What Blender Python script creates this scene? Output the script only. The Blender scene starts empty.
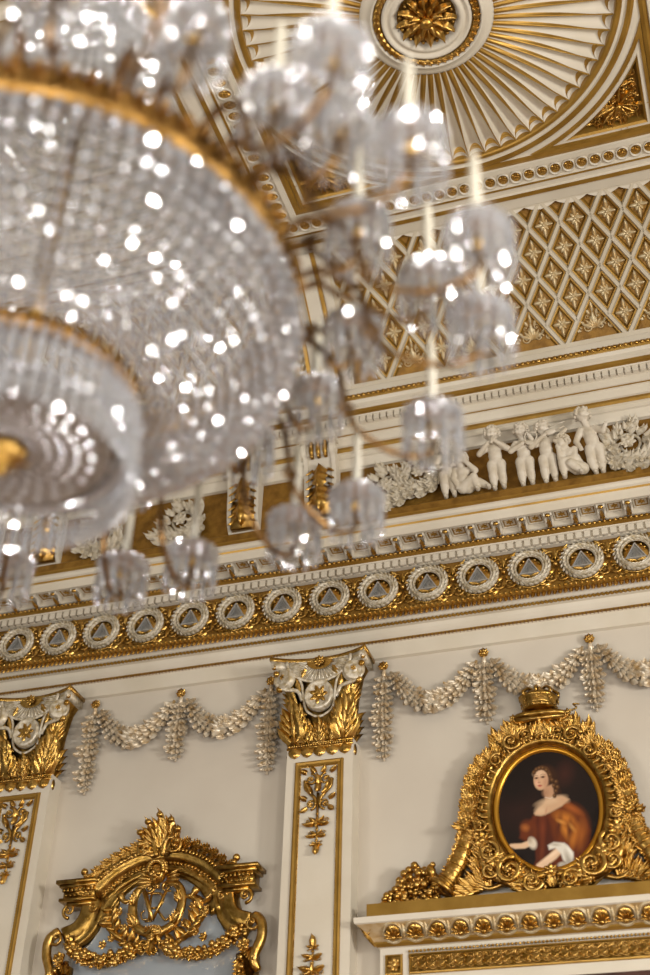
import bpy, math, random
import numpy as np
from math import sin, cos, pi, radians, hypot, atan2, sqrt
from mathutils import Matrix, Vector
random.seed(7)
Z0 = 1.6                      # eye height; wall measurements below are relative to it
COL = bpy.context.scene.collection

# ------------------------------------------------------------------ materials
def new_mat(name):
    m = bpy.data.materials.new(name); m.use_nodes = True
    nt = m.node_tree; b = nt.nodes['Principled BSDF']
    return m, nt, b
def noise_mix(nt, b, c1, c2, scale, lo=.35, hi=.65, detail=4, bump=0., bscale=None, bdist=.01):
    tc = nt.nodes.new('ShaderNodeTexCoord')
    n = nt.nodes.new('ShaderNodeTexNoise'); n.inputs['Scale'].default_value = scale; n.inputs['Detail'].default_value = detail
    nt.links.new(tc.outputs['Object'], n.inputs['Vector'])
    r = nt.nodes.new('ShaderNodeValToRGB')
    r.color_ramp.elements[0].position = lo; r.color_ramp.elements[1].position = hi
    r.color_ramp.elements[0].color = (*c1, 1); r.color_ramp.elements[1].color = (*c2, 1)
    nt.links.new(n.outputs['Fac'], r.inputs['Fac']); nt.links.new(r.outputs['Color'], b.inputs['Base Color'])
    if bump:
        n2 = nt.nodes.new('ShaderNodeTexNoise'); n2.inputs['Scale'].default_value = bscale or scale * 2; n2.inputs['Detail'].default_value = 3
        nt.links.new(tc.outputs['Object'], n2.inputs['Vector'])
        bp = nt.nodes.new('ShaderNodeBump'); bp.inputs['Strength'].default_value = bump; bp.inputs['Distance'].default_value = bdist
        nt.links.new(n2.outputs['Fac'], bp.inputs['Height']); nt.links.new(bp.outputs['Normal'], b.inputs['Normal'])
def mat(name, c1, c2=None, metal=0., rough=.5, scale=8, bump=0., bscale=40, bdist=.01, lo=.35, hi=.65):
    m, nt, b = new_mat(name)
    b.inputs['Metallic'].default_value = metal; b.inputs['Roughness'].default_value = rough
    if c2 is None: b.inputs['Base Color'].default_value = (*c1, 1)
    else: noise_mix(nt, b, c1, c2, scale, lo, hi, bump=bump, bscale=bscale, bdist=bdist)
    return m
def srgb(r, g, b):
    f = lambda c: (c / 255 / 12.92) if c / 255 <= .04045 else ((c / 255 + .055) / 1.055) ** 2.4
    return (f(r), f(g), f(b))
PLASTC = mat('dimmed_cream_plaster', srgb(190, 178, 154), srgb(200, 189, 167), 0, .5, 4, .15, 60, .002)  # darker plaster copy for the cove; weaker light there put into its colour
PLASTER = mat('cream_plaster', srgb(207, 197, 177), srgb(214, 205, 187), 0, .55, 3, .15, 60, .002)
WALLP = mat('wall_paint', srgb(196, 186, 170), srgb(203, 194, 178), 0, .6, 1.5, .12, 50, .002)
ORN = mat('ivory_relief', srgb(200, 190, 170), srgb(170, 152, 118), .0, .5, 30, .3, 90, .004, .45, .75)
PALE = mat('pale_gilt', srgb(214, 200, 165), srgb(188, 150, 84), .35, .38, 26, .4, 90, .004, .35, .75)
GARL = mat('garland_gilt', srgb(226, 214, 192), srgb(186, 156, 108), .35, .36, 18, .4, 110, .004, .38, .7)
GOLD = mat('ornament_gold', srgb(164, 123, 52), srgb(206, 167, 94), 1., .3, 22, .35, 80, .004)
GOLDD = mat('old_gold', srgb(132, 99, 40), srgb(184, 147, 78), 1., .3, 22, .35, 70, .005)
OCHRE = mat('gilded_line', srgb(150, 113, 44), srgb(172, 134, 60), .6, .38, 6, .15, 40, .003)
OCHD = mat('gold_ground', srgb(122, 86, 28), srgb(154, 114, 46), .5, .48, 14, .5, 45, .01)
WREATHM = mat('silvered_relief', srgb(226, 218, 200), srgb(176, 158, 122), .3, .42, 30, .3, 90, .004)
GREY = mat('grey_lyre', srgb(150, 150, 148), srgb(176, 172, 164), .3, .4, 20)
DARK = mat('painted_gap_shadow', srgb(70, 56, 40), srgb(84, 68, 48), 0, .7, 20)  # dark strips between dentils: shade put into the colour
MIRROR = mat('mirror_glass', srgb(222, 230, 234), srgb(206, 216, 222), .55, .08, 3)  # pale, partly diffuse base colour stands in for a bright reflection
CANDLE = mat('candle_wax', srgb(214, 208, 190), srgb(208, 200, 182), 0, .5, 5)
BRONZE = mat('dark_bronze', srgb(84, 60, 38), srgb(150, 112, 62), .9, .35, 12)
FLOORM = mat('parquet_floor', srgb(120, 82, 50), srgb(150, 108, 68), 0, .35, 3)
TOOTH = mat('brown_gilt', srgb(112, 78, 44), srgb(140, 102, 60), .4, .5, 20)
WOODD = mat('dark_mahogany', srgb(62, 40, 34), srgb(84, 54, 44), 0, .3, 5)
MESHG = mat('grey_gauze', srgb(176, 166, 154), srgb(140, 130, 120), .3, .5, 60)
def crystal_mat():
    m, nt, b = new_mat('cut_crystal')
    b.inputs['Base Color'].default_value = (.96, .97, 1, 1); b.inputs['Roughness'].default_value = .15; b.inputs['Metallic'].default_value = .42
    b.inputs['IOR'].default_value = 1.85
    b.inputs['Transmission Weight'].default_value = .72
    return m
CRYS = crystal_mat()

# ------------------------------------------------------------------ mesh building
def X(loc=(0, 0, 0), rz=0, s=1., base=None, sx=1, sy=1, sz=1, rx=0, ry=0):
    m = Matrix.Translation(loc) @ Matrix.Rotation(rz, 4, 'Z') @ Matrix.Rotation(ry, 4, 'Y') @ Matrix.Rotation(rx, 4, 'X') @ Matrix.Diagonal((s * sx, s * sy, s * sz, 1))
    return (base @ m) if base is not None else m
WB = Matrix(((1, 0, 0, 0), (0, 0, -1, 0), (0, 1, 0, 0), (0, 0, 0, 1)))      # ornament (u right, v up, w out) -> on the wall
CB = Matrix(((1, 0, 0, 0), (0, -1, 0, 0), (0, 0, -1, 0), (0, 0, 0, 1)))      # ornament -> ceiling facing down
def frame(o, u, v, w):
    return Matrix(((u[0], v[0], w[0], o[0]), (u[1], v[1], w[1], o[1]), (u[2], v[2], w[2], o[2]), (0, 0, 0, 1)))
class MB:
    def __init__(s): s.V = []; s.F = []; s.I = []; s.n = 0
    def raw(s, V, F, mi=0):
        V = np.asarray(V, float).reshape(-1, 3); n = s.n
        s.V.append(V); s.F += [tuple(i + n for i in f) for f in F]; s.I += [mi] * len(F); s.n += len(V)
        return s
    def add(s, P, M=None, mi=None):
        V = P.verts()
        if M is not None:
            A = np.array(M); V = V @ A[:3, :3].T + A[:3, 3]
        n = s.n; s.V.append(V); s.F += [tuple(i + n for i in f) for f in P.F]
        s.I += (P.I if mi is None else [mi] * len(P.F)); s.n += len(V)
        return s
    def verts(s):
        if len(s.V) > 1: s.V = [np.vstack(s.V)]
        return s.V[0] if s.V else np.zeros((0, 3))
    def box(s, a, b, mi=0):
        x0, y0, z0 = a; x1, y1, z1 = b
        return s.raw([(x0, y0, z0), (x1, y0, z0), (x1, y1, z0), (x0, y1, z0), (x0, y0, z1), (x1, y0, z1), (x1, y1, z1), (x0, y1, z1)],
              [(0, 3, 2, 1), (4, 5, 6, 7), (0, 1, 5, 4), (1, 2, 6, 5), (2, 3, 7, 6), (3, 0, 4, 7)], mi)
    def mesh(s, name, mats, off=(0, 0, 0), smooth=True):
        me = bpy.data.meshes.new(name)
        V = s.verts() - np.array(off)
        me.from_pydata([tuple(v) for v in V.tolist()], [], s.F)
        for m in (mats if isinstance(mats, (list, tuple)) else [mats]): me.materials.append(m)
        if any(s.I): me.polygons.foreach_set('material_index', s.I)
        me.polygons.foreach_set('use_smooth', [smooth] * len(s.F))
        me.update()
        return me
    def build(s, name, mats, parent=None, off=None, smooth=True):
        """world-relative verts: off = parent's relative location"""
        if parent is not None and off is None: off = parent['_o']
        o = bpy.data.objects.new(name, s.mesh(name, mats, off or (0, 0, -Z0), smooth))
        COL.objects.link(o)
        if parent is not None: o.parent = parent
        return o
def obj(name, me, parent=None, loc=(0, 0, 0), rot=(0, 0, 0)):
    o = bpy.data.objects.new(name, me); COL.objects.link(o); o.location = loc; o.rotation_euler = rot
    if parent is not None: o.parent = parent
    return o
def thing(name, label, cat, loc, group=None, kind=None):
    o = bpy.data.objects.new(name, None); COL.objects.link(o); o.empty_display_size = .1
    o['_o'] = tuple(float(c) for c in loc); o.location = (loc[0], loc[1], loc[2] + Z0)
    if kind: o['kind'] = kind
    if label: o['label'] = label; o['category'] = cat
    if group: o['group'] = group
    return o
def tag(o, label, cat, group=None):
    o['label'] = label; o['category'] = cat
    if group: o['group'] = group
    return o
def struct(o): o['kind'] = 'structure'; return o
ORD = ['first', 'second', 'third', 'fourth', 'fifth', 'sixth', 'seventh', 'eighth', 'ninth', 'tenth', 'eleventh', 'twelfth',
       'thirteenth', 'fourteenth', 'fifteenth', 'sixteenth', 'seventeenth', 'eighteenth']

def sphere(r=1, nu=8, nv=5, s=(1, 1, 1), c=(0, 0, 0)):
    V = [(0, 0, r)]
    for j in range(1, nv):
        t = pi * j / nv
        V += [(r * sin(t) * cos(2 * pi * i / nu), r * sin(t) * sin(2 * pi * i / nu), r * cos(t)) for i in range(nu)]
    V.append((0, 0, -r)); F = []
    for i in range(nu): F.append((0, 1 + i, 1 + (i + 1) % nu))
    for j in range(nv - 2):
        for i in range(nu):
            a = 1 + j * nu + i; b = 1 + j * nu + (i + 1) % nu
            F.append((a, a + nu, b + nu, b))
    L = len(V) - 1; k = 1 + (nv - 2) * nu
    for i in range(nu): F.append((L, k + (i + 1) % nu, k + i))
    return MB().raw(np.array(V) * np.array(s) + np.array(c), F)
def tube(pts, rad, n=6, up=None, flat=1.):
    pts = [Vector(p) for p in pts]; m = len(pts); V = []; F = []
    if not hasattr(rad, '__len__'): rad = [rad] * m
    side = None
    for i, p in enumerate(pts):
        t = (pts[min(i + 1, m - 1)] - pts[max(i - 1, 0)])
        if t.length < 1e-9: t = Vector((0, 0, 1))
        t.normalize()
        if side is None:
            a = Vector((0, 0, 1)) if abs(t.z) < .9 else Vector((1, 0, 0))
            side = t.cross(a)
        side = (side - t * side.dot(t)).normalized(); b = t.cross(side)
        for k in range(n):
            a = 2 * pi * k / n
            V.append(p + side * (cos(a) * rad[i]) + b * (sin(a) * rad[i] * flat))
    for i in range(m - 1):
        for k in range(n):
            a = i * n + k; b2 = i * n + (k + 1) % n
            F.append((a, b2, b2 + n, a + n))
    F.append(tuple(range(n))[::-1]); F.append(tuple((m - 1) * n + k for k in range(n)))
    return MB().raw([tuple(v) for v in V], F)
def spiral(r0, turns=1.6, r1=.12, th=.2, start=0, hand=1, n=6, steps=22, lift=.0):
    pts = []; rd = []
    for i in range(steps + 1):
        t = i / steps; a = start + hand * turns * 2 * pi * t; r = r0 * (1 - t) + r0 * r1 * t
        pts.append((r * cos(a), r * sin(a), lift * t)); rd.append(r0 * th * (1 - .55 * t))
    m = tube(pts, rd, n); m.add(sphere(r0 * .22, 8, 5), X((0, 0, lift)))
    return m
def bez(p0, p1, p2, p3, n=12):
    p0, p1, p2, p3 = map(np.array, (p0, p1, p2, p3)); o = []
    for i in range(n + 1):
        t = i / n; o.append(tuple((1 - t) ** 3 * p0 + 3 * (1 - t) ** 2 * t * p1 + 3 * (1 - t) * t * t * p2 + t ** 3 * p3))
    return o
def path(pts, n=8):
    """Catmull-Rom through the points"""
    P = [np.array(p, float) for p in pts]; P = [2 * P[0] - P[1]] + P + [2 * P[-1] - P[-2]]; o = []
    for i in range(1, len(P) - 2):
        for k in range(n):
            t = k / n; a, b, c, d = P[i - 1], P[i], P[i + 1], P[i + 2]
            o.append(tuple(.5 * ((2 * b) + (-a + c) * t + (2 * a - 5 * b + 4 * c - d) * t * t + (-a + 3 * b - 3 * c + d) * t ** 3)))
    o.append(tuple(P[-2])); return o
def leaf(L=1, W=.4, lobes=3, curl=.35, nu=9, cup=.12, base=.25, serr=.28, nv=5):
    """along +v from the origin, bulging to +w; the tip curls outward; lobed edge, ribbed face"""
    V = []; F = []
    if lobes >= 3: nu = max(nu, lobes * 4 + 1); nv = 7
    curl = curl * .7
    for i in range(nu):
        t = i / (nu - 1)
        w = W * .5 * (base + (1 - base) * sin(pi * min(1, t * .62 + .12)) ** .8) * max(.03, 1 - t ** 4)
        ph = (lobes * t) % 1.0; lob = (ph ** .7 if ph < .72 else (.79 * (1 - ph) / .28)) if lobes >= 2 else 1
        w *= 1 - serr * (1 - lob) * 1.3 if t < .96 else 1
        h = curl * L * (t ** 3) + .12 * L * sin(pi * t)
        v = L * (t - .2 * curl * t ** 6)
        for j in range(nv):
            s_ = (j / (nv - 1)) * 2 - 1; e = abs(s_)
            ridge = cup * W * ((1 - e) ** 1.3) - .10 * W * e * e + (.07 * W * e * (lob - .5) if lobes >= 2 else 0) + (.035 * W if e < .01 else 0)
            V.append((s_ * w, v + e * .07 * L * (1 - t), h + ridge))
    for i in range(nu - 1):
        for j in range(nv - 1):
            a = i * nv + j; F.append((a, a + 1, a + nv + 1, a + nv))
    return MB().raw(V, F)
def acanthus(L=1, W=.4, curl=.3, n=3):
    """carved acanthus leaf: rounded lobes fanning from a rib, each with its own swelling"""
    m = MB(); m.add(leaf(L * .95, W * .95, 1, curl, 7, .1, .75, .0))
    lf = leaf(L * .42, W * .42, 1, curl + .3, 6, .5, .55, .0)
    for i in range(n):
        t = i / max(1, n - 1)
        for s_ in (1, -1):
            v = L * (.02 + .46 * t); m.add(lf, X((s_ * W * .17, v, L * (.03 + .1 * sin(pi * min(1, v / L)))), -s_ * (.62 - .22 * t), s=1.08 - .22 * t))
    m.add(leaf(L * .5, W * .5, 1, curl + .4, 7, .5, .6, .0), X((0, L * .5, L * .1)))
    m.add(tube([(0, 0, W * .12), (0, L * .4, L * .15), (0, L * .75, L * .13 + curl * L * .25)], [W * .08, W * .07, W * .03], 5))
    return m
def flower(R=1, n=8, center=.3, W=.55, curl=.1, two=False):
    m = MB(); lf = leaf(R * .8, R * W, 1, curl, 5, .2, .3, 0.05, 5)
    for k in range(n): m.add(lf, X((0, 0, 0), 2 * pi * k / n) @ X((0, R * .16, R * .03)))
    if two:
        l2 = leaf(R * .5, R * W * .6, 1, .3, 4, .2, .3, .05, 5)
        for k in range(n): m.add(l2, X((0, 0, R * .08), 2 * pi * (k + .5) / n) @ X((0, R * .1, 0)))
    m.add(sphere(R * center, 8, 6, (1, 1, .7)), X((0, 0, R * .1)))
    return m
def lathe(prof, n=24, a0=0, a1=2 * pi, mis=None):
    """prof: (r, w) about the w axis"""
    full = abs(a1 - a0 - 2 * pi) < 1e-6; V = []; F = []; I = []; k = len(prof); c = n if full else n + 1
    for i in range(c):
        a = a0 + (a1 - a0) * i / n
        V += [(r * cos(a), r * sin(a), w) for r, w in prof]
    m = MB()
    for i in range(n):
        for j in range(k - 1):
            a = i * k + j; b = ((i + 1) % c) * k + j
            F.append((a, b, b + 1, a + 1)); I.append(mis[j] if mis else 0)
    m.raw(V, F); m.I = I
    return m
def sweep(pth, prof, closed=False, mis=None, up=(0, 0, 1)):
    """pth: 2-D points in uv; prof: (n, w) with n the offset to the left of travel"""
    m = len(pth); k = len(prof); V = []; F = []; I = []
    P = [np.array(p[:2], float) for p in pth]
    for i in range(m):
        if closed: a, b = P[i - 1], P[(i + 1) % m]
        else: a, b = P[max(i - 1, 0)], P[min(i + 1, m - 1)]
        if 0 < i < m - 1 or closed:
            d1 = P[i] - a; d2 = b - P[i]; d1 /= np.linalg.norm(d1) + 1e-12; d2 /= np.linalg.norm(d2) + 1e-12
            d = d1 + d2; d /= np.linalg.norm(d) + 1e-12; sc = 1 / max(.4, float(d @ d1))
        else:
            d = b - a; d /= np.linalg.norm(d) + 1e-12; sc = 1
        nrm = np.array((-d[1], d[0])) * sc
        V += [(P[i][0] + nrm[0] * q, P[i][1] + nrm[1] * q, w) for q, w in prof]
    for i in range(m if closed else m - 1):
        for j in range(k - 1):
            a = i * k + j; b = ((i + 1) % m) * k + j
            F.append((a, b, b + 1, a + 1)); I.append(mis[j] if mis else 0)
    if not closed:
        F.append(tuple(range(k))); F.append(tuple((m - 1) * k + j for j in range(k))[::-1]); I += [0, 0]
    r = MB().raw(V, F); r.I = I
    return r
def bar(p, q, w, h, top=.5):
    """trapezoid-section bar from p to q in uv, height h"""
    return sweep([p, q], [(-w / 2, 0), (-w / 2 * top, h), (w / 2 * top, h), (w / 2, 0)])
def extr(x0, x1, prof, mis=None):
    """wall moulding: prof (p, z) going up, extruded along x; y = -p"""
    k = len(prof); V = [(x, -p, z) for x in (x0, x1) for p, z in prof]
    F = [(j, j + k, j + k + 1, j + 1) for j in range(k - 1)]
    m = MB().raw(V, F); m.I = list(mis) if mis else [0] * (k - 1)
    m.raw([], [])
    m.F += [tuple(range(k)), tuple(range(k, 2 * k))[::-1]]; m.I += [0, 0]
    return m
def grid_row(m, P, x0, x1, step, fn, mi=None):
    n = max(1, int(round((x1 - x0) / step)))
    for i in range(n): m.add(P, fn(x0 + (i + .5) * (x1 - x0) / n), mi)

XL, XR = -7.2, 2.6           # run of the wall built
# ------------------------------------------------------------------ room shell
struct(MB().box((XL, -14, -1.7), (XR + 1.5, 0.2, -1.6)).build('floor', FLOORM, smooth=False))
struct(MB().box((XL, 0, -1.6), (XR + 1.5, .2, 7.75)).build('wall_back', WALLP, smooth=False))
struct(MB().box((XL, -14, 7.64), (XR + 1.5, 0.2, 7.8)).build('ceiling', PLASTER, smooth=False))

# ------------------------------------------------------------------ lower entablature
arch = extr(XL, XR, [(0, 4.655), (.03, 4.66), (.03, 4.775), (.045, 4.778), (.045, 4.80), (.06, 4.815), (.075, 4.835), (.085, 4.862), (.11, 4.865), (.115, 4.885), (.13, 4.89), (.155, 4.915), (.165, 4.925), (.2, 4.93), (.2, 4.955), (.16, 4.955)],
            [0, 0, 0, 1, 0, 0, 0, 0, 0, 0, 0, 0, 1, 1, 0])
tooth = MB().raw([(-.008, -.02, .014), (.008, -.02, .014), (0, -.02, 0), (-.008, 0, .014), (.008, 0, .014), (0, 0, 0)], [(0, 1, 2), (0, 3, 4, 1), (1, 4, 5, 2), (2, 5, 3, 0)])
grid_row(arch, tooth, XL, XR, .027, lambda x: X((x, -.035, 4.774)), 2)
rope = sphere(1, 6, 4)
grid_row(arch, rope, XL, XR, .03, lambda x: X((x, -.118, 4.876), ry=.6, sx=.02, sy=.011, sz=.012), 1)
tr = thing('trim_1', None, None, (0, 0, 4.655), kind='structure')
arch.build('architrave', [PLASTER, OCHRE, TOOTH], tr, smooth=False)
dl = MB(); lf = leaf(.05, .034, 1, .35, 5, .3, .6, .1)
grid_row(dl, lf, XL, XR, .038, lambda x: X((x, -.185, 4.925), ry=0, base=None) @ Matrix(((1, 0, 0, 0), (0, 0, -1, 0), (0, -1, 0, 0), (0, 0, 0, 1))))
grid_row(dl, sphere(1, 6, 4), XL, XR, .038, lambda x: X((x, -.2, 4.942), s=.014))
dl.build('leaf_drip_moulding', GOLD, tr)

# frieze of wreaths
WP = .368; WX0 = -.817 * 7.8 / 7.8
fr = thing('trim_2', None, None, (0, 0, 4.95), kind='structure')
extr(XL, XR, [(.16, 4.945), (.19, 4.95), (.195, 5.262), (.225, 5.265), (.225, 5.28), (.18, 5.28)], [0, 0, 0, 1, 0]).build('frieze_ground', [OCHD, OCHRE], fr, smooth=False)
fo = MB(); sc = spiral(.045, 1.3, .2, .2); l1 = leaf(.085, .045, 3, .3, 7); l2 = leaf(.06, .04, 2, .4, 6); bd = sphere(.012, 6, 4)
def wreath_x(k): return WX0 - WP * k
for k in range(-6, 17):
    xm = wreath_x(k) + WP / 2
    if xm < XL + .2: continue
    b = X((xm, -.198, 5.105)) @ WB
    for sx in (1, -1):
        for sy in (1, -1):
            fo.add(sc, b @ X((sx * .036, sy * .085, .004), sx=sx, sy=sy))
            fo.add(l2, b @ X((sx * .01, sy * .03, .01), -sx * (pi / 2 - sy * .6)))
            fo.add(l2, b @ X((sx * .045, sy * .125, 0), -sx * sy * 1.0 + (0 if sy > 0 else pi)))
            fo.add(l2, b @ X((sx * .08, sy * .13, 0), -sx * sy * 1.35 + (0 if sy > 0 else pi), s=.8))
            fo.add(bd, b @ X((sx * .075, sy * .09, .012)))
    fo.add(l1, b @ X((0, .045, .01))); fo.add(l1, b @ X((0, -.045, .01), pi)); fo.add(sphere(.02, 8, 5), b @ X((0, 0, .02)))
fo.build('scrolling_foliage', GOLD, fr)
def make_wreath():
    wr = MB(); lf = leaf(.05, .024, 1, .25, 5, .6, .5, .05)
    wr.add(lathe([(.118 + .016 * cos(a), .014 + .014 * sin(a)) for a in [i * pi / 4 - .8 for i in range(7)]], 28))
    for i in range(26):
        a = 2 * pi * i / 26
        for r, tw in ((.128, -.42), (.118, 0), (.108, .42)):
            wr.add(lf, X((r * cos(a), r * sin(a), .018 + (.012 if tw == 0 else 0)), a + tw, rx=.12))
    bk = lathe([(.0, .012), (.06, .012), (.086, .004), (.142, .004), (.150, .012), (.154, .0)], 28); sm = sphere(.0095, 6, 4)
    for i in range(5): bk.add(sm, X((.068 * cos(pi / 5 * i + .3) , .02 + .05 * sin(pi / 5 * i + .3), .016), s=1.25))
    for s_ in (1, -1):
        bk.add(leaf(.06, .03, 2, .3, 6), X((.0, -.062, .012), -s_ * 1.35, s=1.3))
    ly = MB()
    q_ = 1.18
    ly.add(bar((-.056, -.035), (0, .062), .012, .028)); ly.add(bar((.056, -.035), (0, .062), .012, .028)); ly.add(bar((-.064, -.037), (.064, -.037), .012, .028))
    ly.raw([(-.05, -.034, .014), (.05, -.034, .014), (0, .055, .014)], [(0, 1, 2)])
    for k in range(-3, 4):
        ly.add(bar((k * .0105, -.028), (k * .004, .048 - abs(k) * .012), .003, .022))
    ly = MB().add(ly, X(s=q_, loc=(0, -.004, 0)))
    return wr.mesh('laurel_ring', WREATHM), bk.mesh('gilt_roundel', GOLD), ly.mesh('lyre', GREY, smooth=False)
wm = make_wreath()
for k in range(-5, 15):
    x = wreath_x(k)
    n = 14 - k
    if x < XL: break
    t = thing('wreath_medallion', '', 'medallion', (x, -.197, 5.108), 'laurel wreath medallions along the gilded frieze')
    n_vis = 13 - k
    t['label'] = ('laurel wreath with small lyre on the gilded frieze, %s counted from the left' % ORD[max(0, 12 - k)]) if k >= -1 else 'laurel wreath with small lyre on the frieze, beyond the last one in view'
    if k > 12: t['label'] = 'round laurel wreath with small lyre on the gilded frieze, hidden past the left end'
    for nm, me in zip(('laurel_ring', 'gilt_roundel', 'lyre'), wm):
        o = obj(nm, me, t); o.matrix_local = WB

# cornice above the frieze: dentils, bead rope, modillions, corona
co = thing('trim_3', None, None, (0, 0, 5.28), kind='structure')
prof = [(.2, 5.262), (.235, 5.264), (.24, 5.318), (.262, 5.32), (.27, 5.327), (.29, 5.34), (.29, 5.362), (.28, 5.368), (.3, 5.372), (.3, 5.412), (.305, 5.42), (.43, 5.422), (.43, 5.405), (.445, 5.405), (.447, 5.465), (.457, 5.472), (.465, 5.485), (.455, 5.49), (.472, 5.50), (.477, 5.52), (.47, 5.523), (.485, 5.53), (.5, 5.54), (.5, 5.553), (.35, 5.556)]
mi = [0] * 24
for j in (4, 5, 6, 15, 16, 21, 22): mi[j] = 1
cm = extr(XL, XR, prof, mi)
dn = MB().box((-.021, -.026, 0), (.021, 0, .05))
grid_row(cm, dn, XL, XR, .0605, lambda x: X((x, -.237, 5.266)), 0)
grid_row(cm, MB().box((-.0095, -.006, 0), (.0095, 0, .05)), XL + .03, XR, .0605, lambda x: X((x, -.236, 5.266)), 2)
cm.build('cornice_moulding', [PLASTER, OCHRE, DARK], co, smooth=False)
br = MB(); grid_row(br, sphere(1, 6, 4), XL, XR, .036, lambda x: X((x, -.295, 5.351), sx=.016, sy=.012, sz=.013)); br.build('bead_rope', GOLD, co)
def make_modillion():
    a = MB()      # S bracket: cream block, scrolled underside, with gold leaf below
    a.add(MB().box((-.032, -.2, .055), (.032, 0, .075)))
    side = path([(0, .0), (-.03, -.01), (-.07, .005), (-.10, .03), (-.15, .035), (-.19, .03), (-.2, .05), (-.19, .06)], 3)
    for s_ in (-1, 1):
        V = [(s_ * .03, y, z) for y, z in side] + [(s_ * .03, y, .058) for y, z in side]
        V2 = [(s_ * .018, y, z) for y, z in side] + [(s_ * .018, y, .058) for y, z in side]; n = len(side)
        F = []
        for i in range(n - 1): F += [(i, i + 1, n + i + 1, n + i), (2 * n + i, 2 * n + i + 1, 3 * n + i + 1, 3 * n + i), (i, i + 1, 2 * n + i + 1, 2 * n + i)]
        a.raw(V + V2, F)
    g = MB(); g.add(leaf(.17, .04, 3, .15, 8, .5, .6), frame((0, 0, -.004), (1, 0, 0), (0, -1, .18), (0, -.18, -1)))
    g.add(sphere(.021, 8, 5, (1, 1, 1)), X((0, -.185, .035))); g.add(sphere(.018, 8, 5, (1.1, 1, 1)), X((0, -.03, .0)))
    # little coffer between brackets
    return a.mesh('modillion', PLASTER, smooth=False), g.mesh('gilt_leaf', GOLD)
mo = make_modillion(); MP = .184
cf = MB()
i = 0
x = -.634 + MP * 15
while x > XL + .2:
    o = obj('modillion', mo[0], co, (x, -.298, 5.366 - 5.28)); o.scale = (1, .62, .72); obj('gilt_leaf', mo[1], o)
    xm = x - MP / 2
    fm = frame((xm, -.30, 5.4215), (1, 0, 0), (0, -1, 0), (0, 0, -1))
    for (a, b) in (((-.052, .012), (.052, .012)), ((-.052, .115), (.052, .115)), ((-.052, .012), (-.052, .115)), ((.052, .012), (.052, .115))): cf.add(bar(a, b, .012, .012), fm, 0)
    for (a, b) in (((-.04, .024), (.04, .024)), ((-.04, .103), (.04, .103)), ((-.04, .024), (-.04, .103)), ((.04, .024), (.04, .103))): cf.add(bar(a, b, .007, .008), fm, 1)
    cf.add(flower(.03, 6, .3), fm @ X((0, .063, 0)), 1)
    x -= MP
cf.build('soffit_coffers', [PLASTER, OCHRE], co, smooth=False)

# ------------------------------------------------------------------ putti frieze band
pf = thing('trim_4', None, None, (0, 0, 5.6), kind='structure')
extr(XL, XR, [(.30, 5.556), (.39, 5.56), (.395, 5.60), (.385, 5.61), (.39, 5.69), (.382, 5.70), (.335, 5.705), (.33, 6.155), (.36, 6.158)], [1, 0, 0, 0, 1, 0, 0, 2]).build('putti_frieze_ground', [OCHD, OCHRE, PLASTER], pf, smooth=False)

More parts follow.
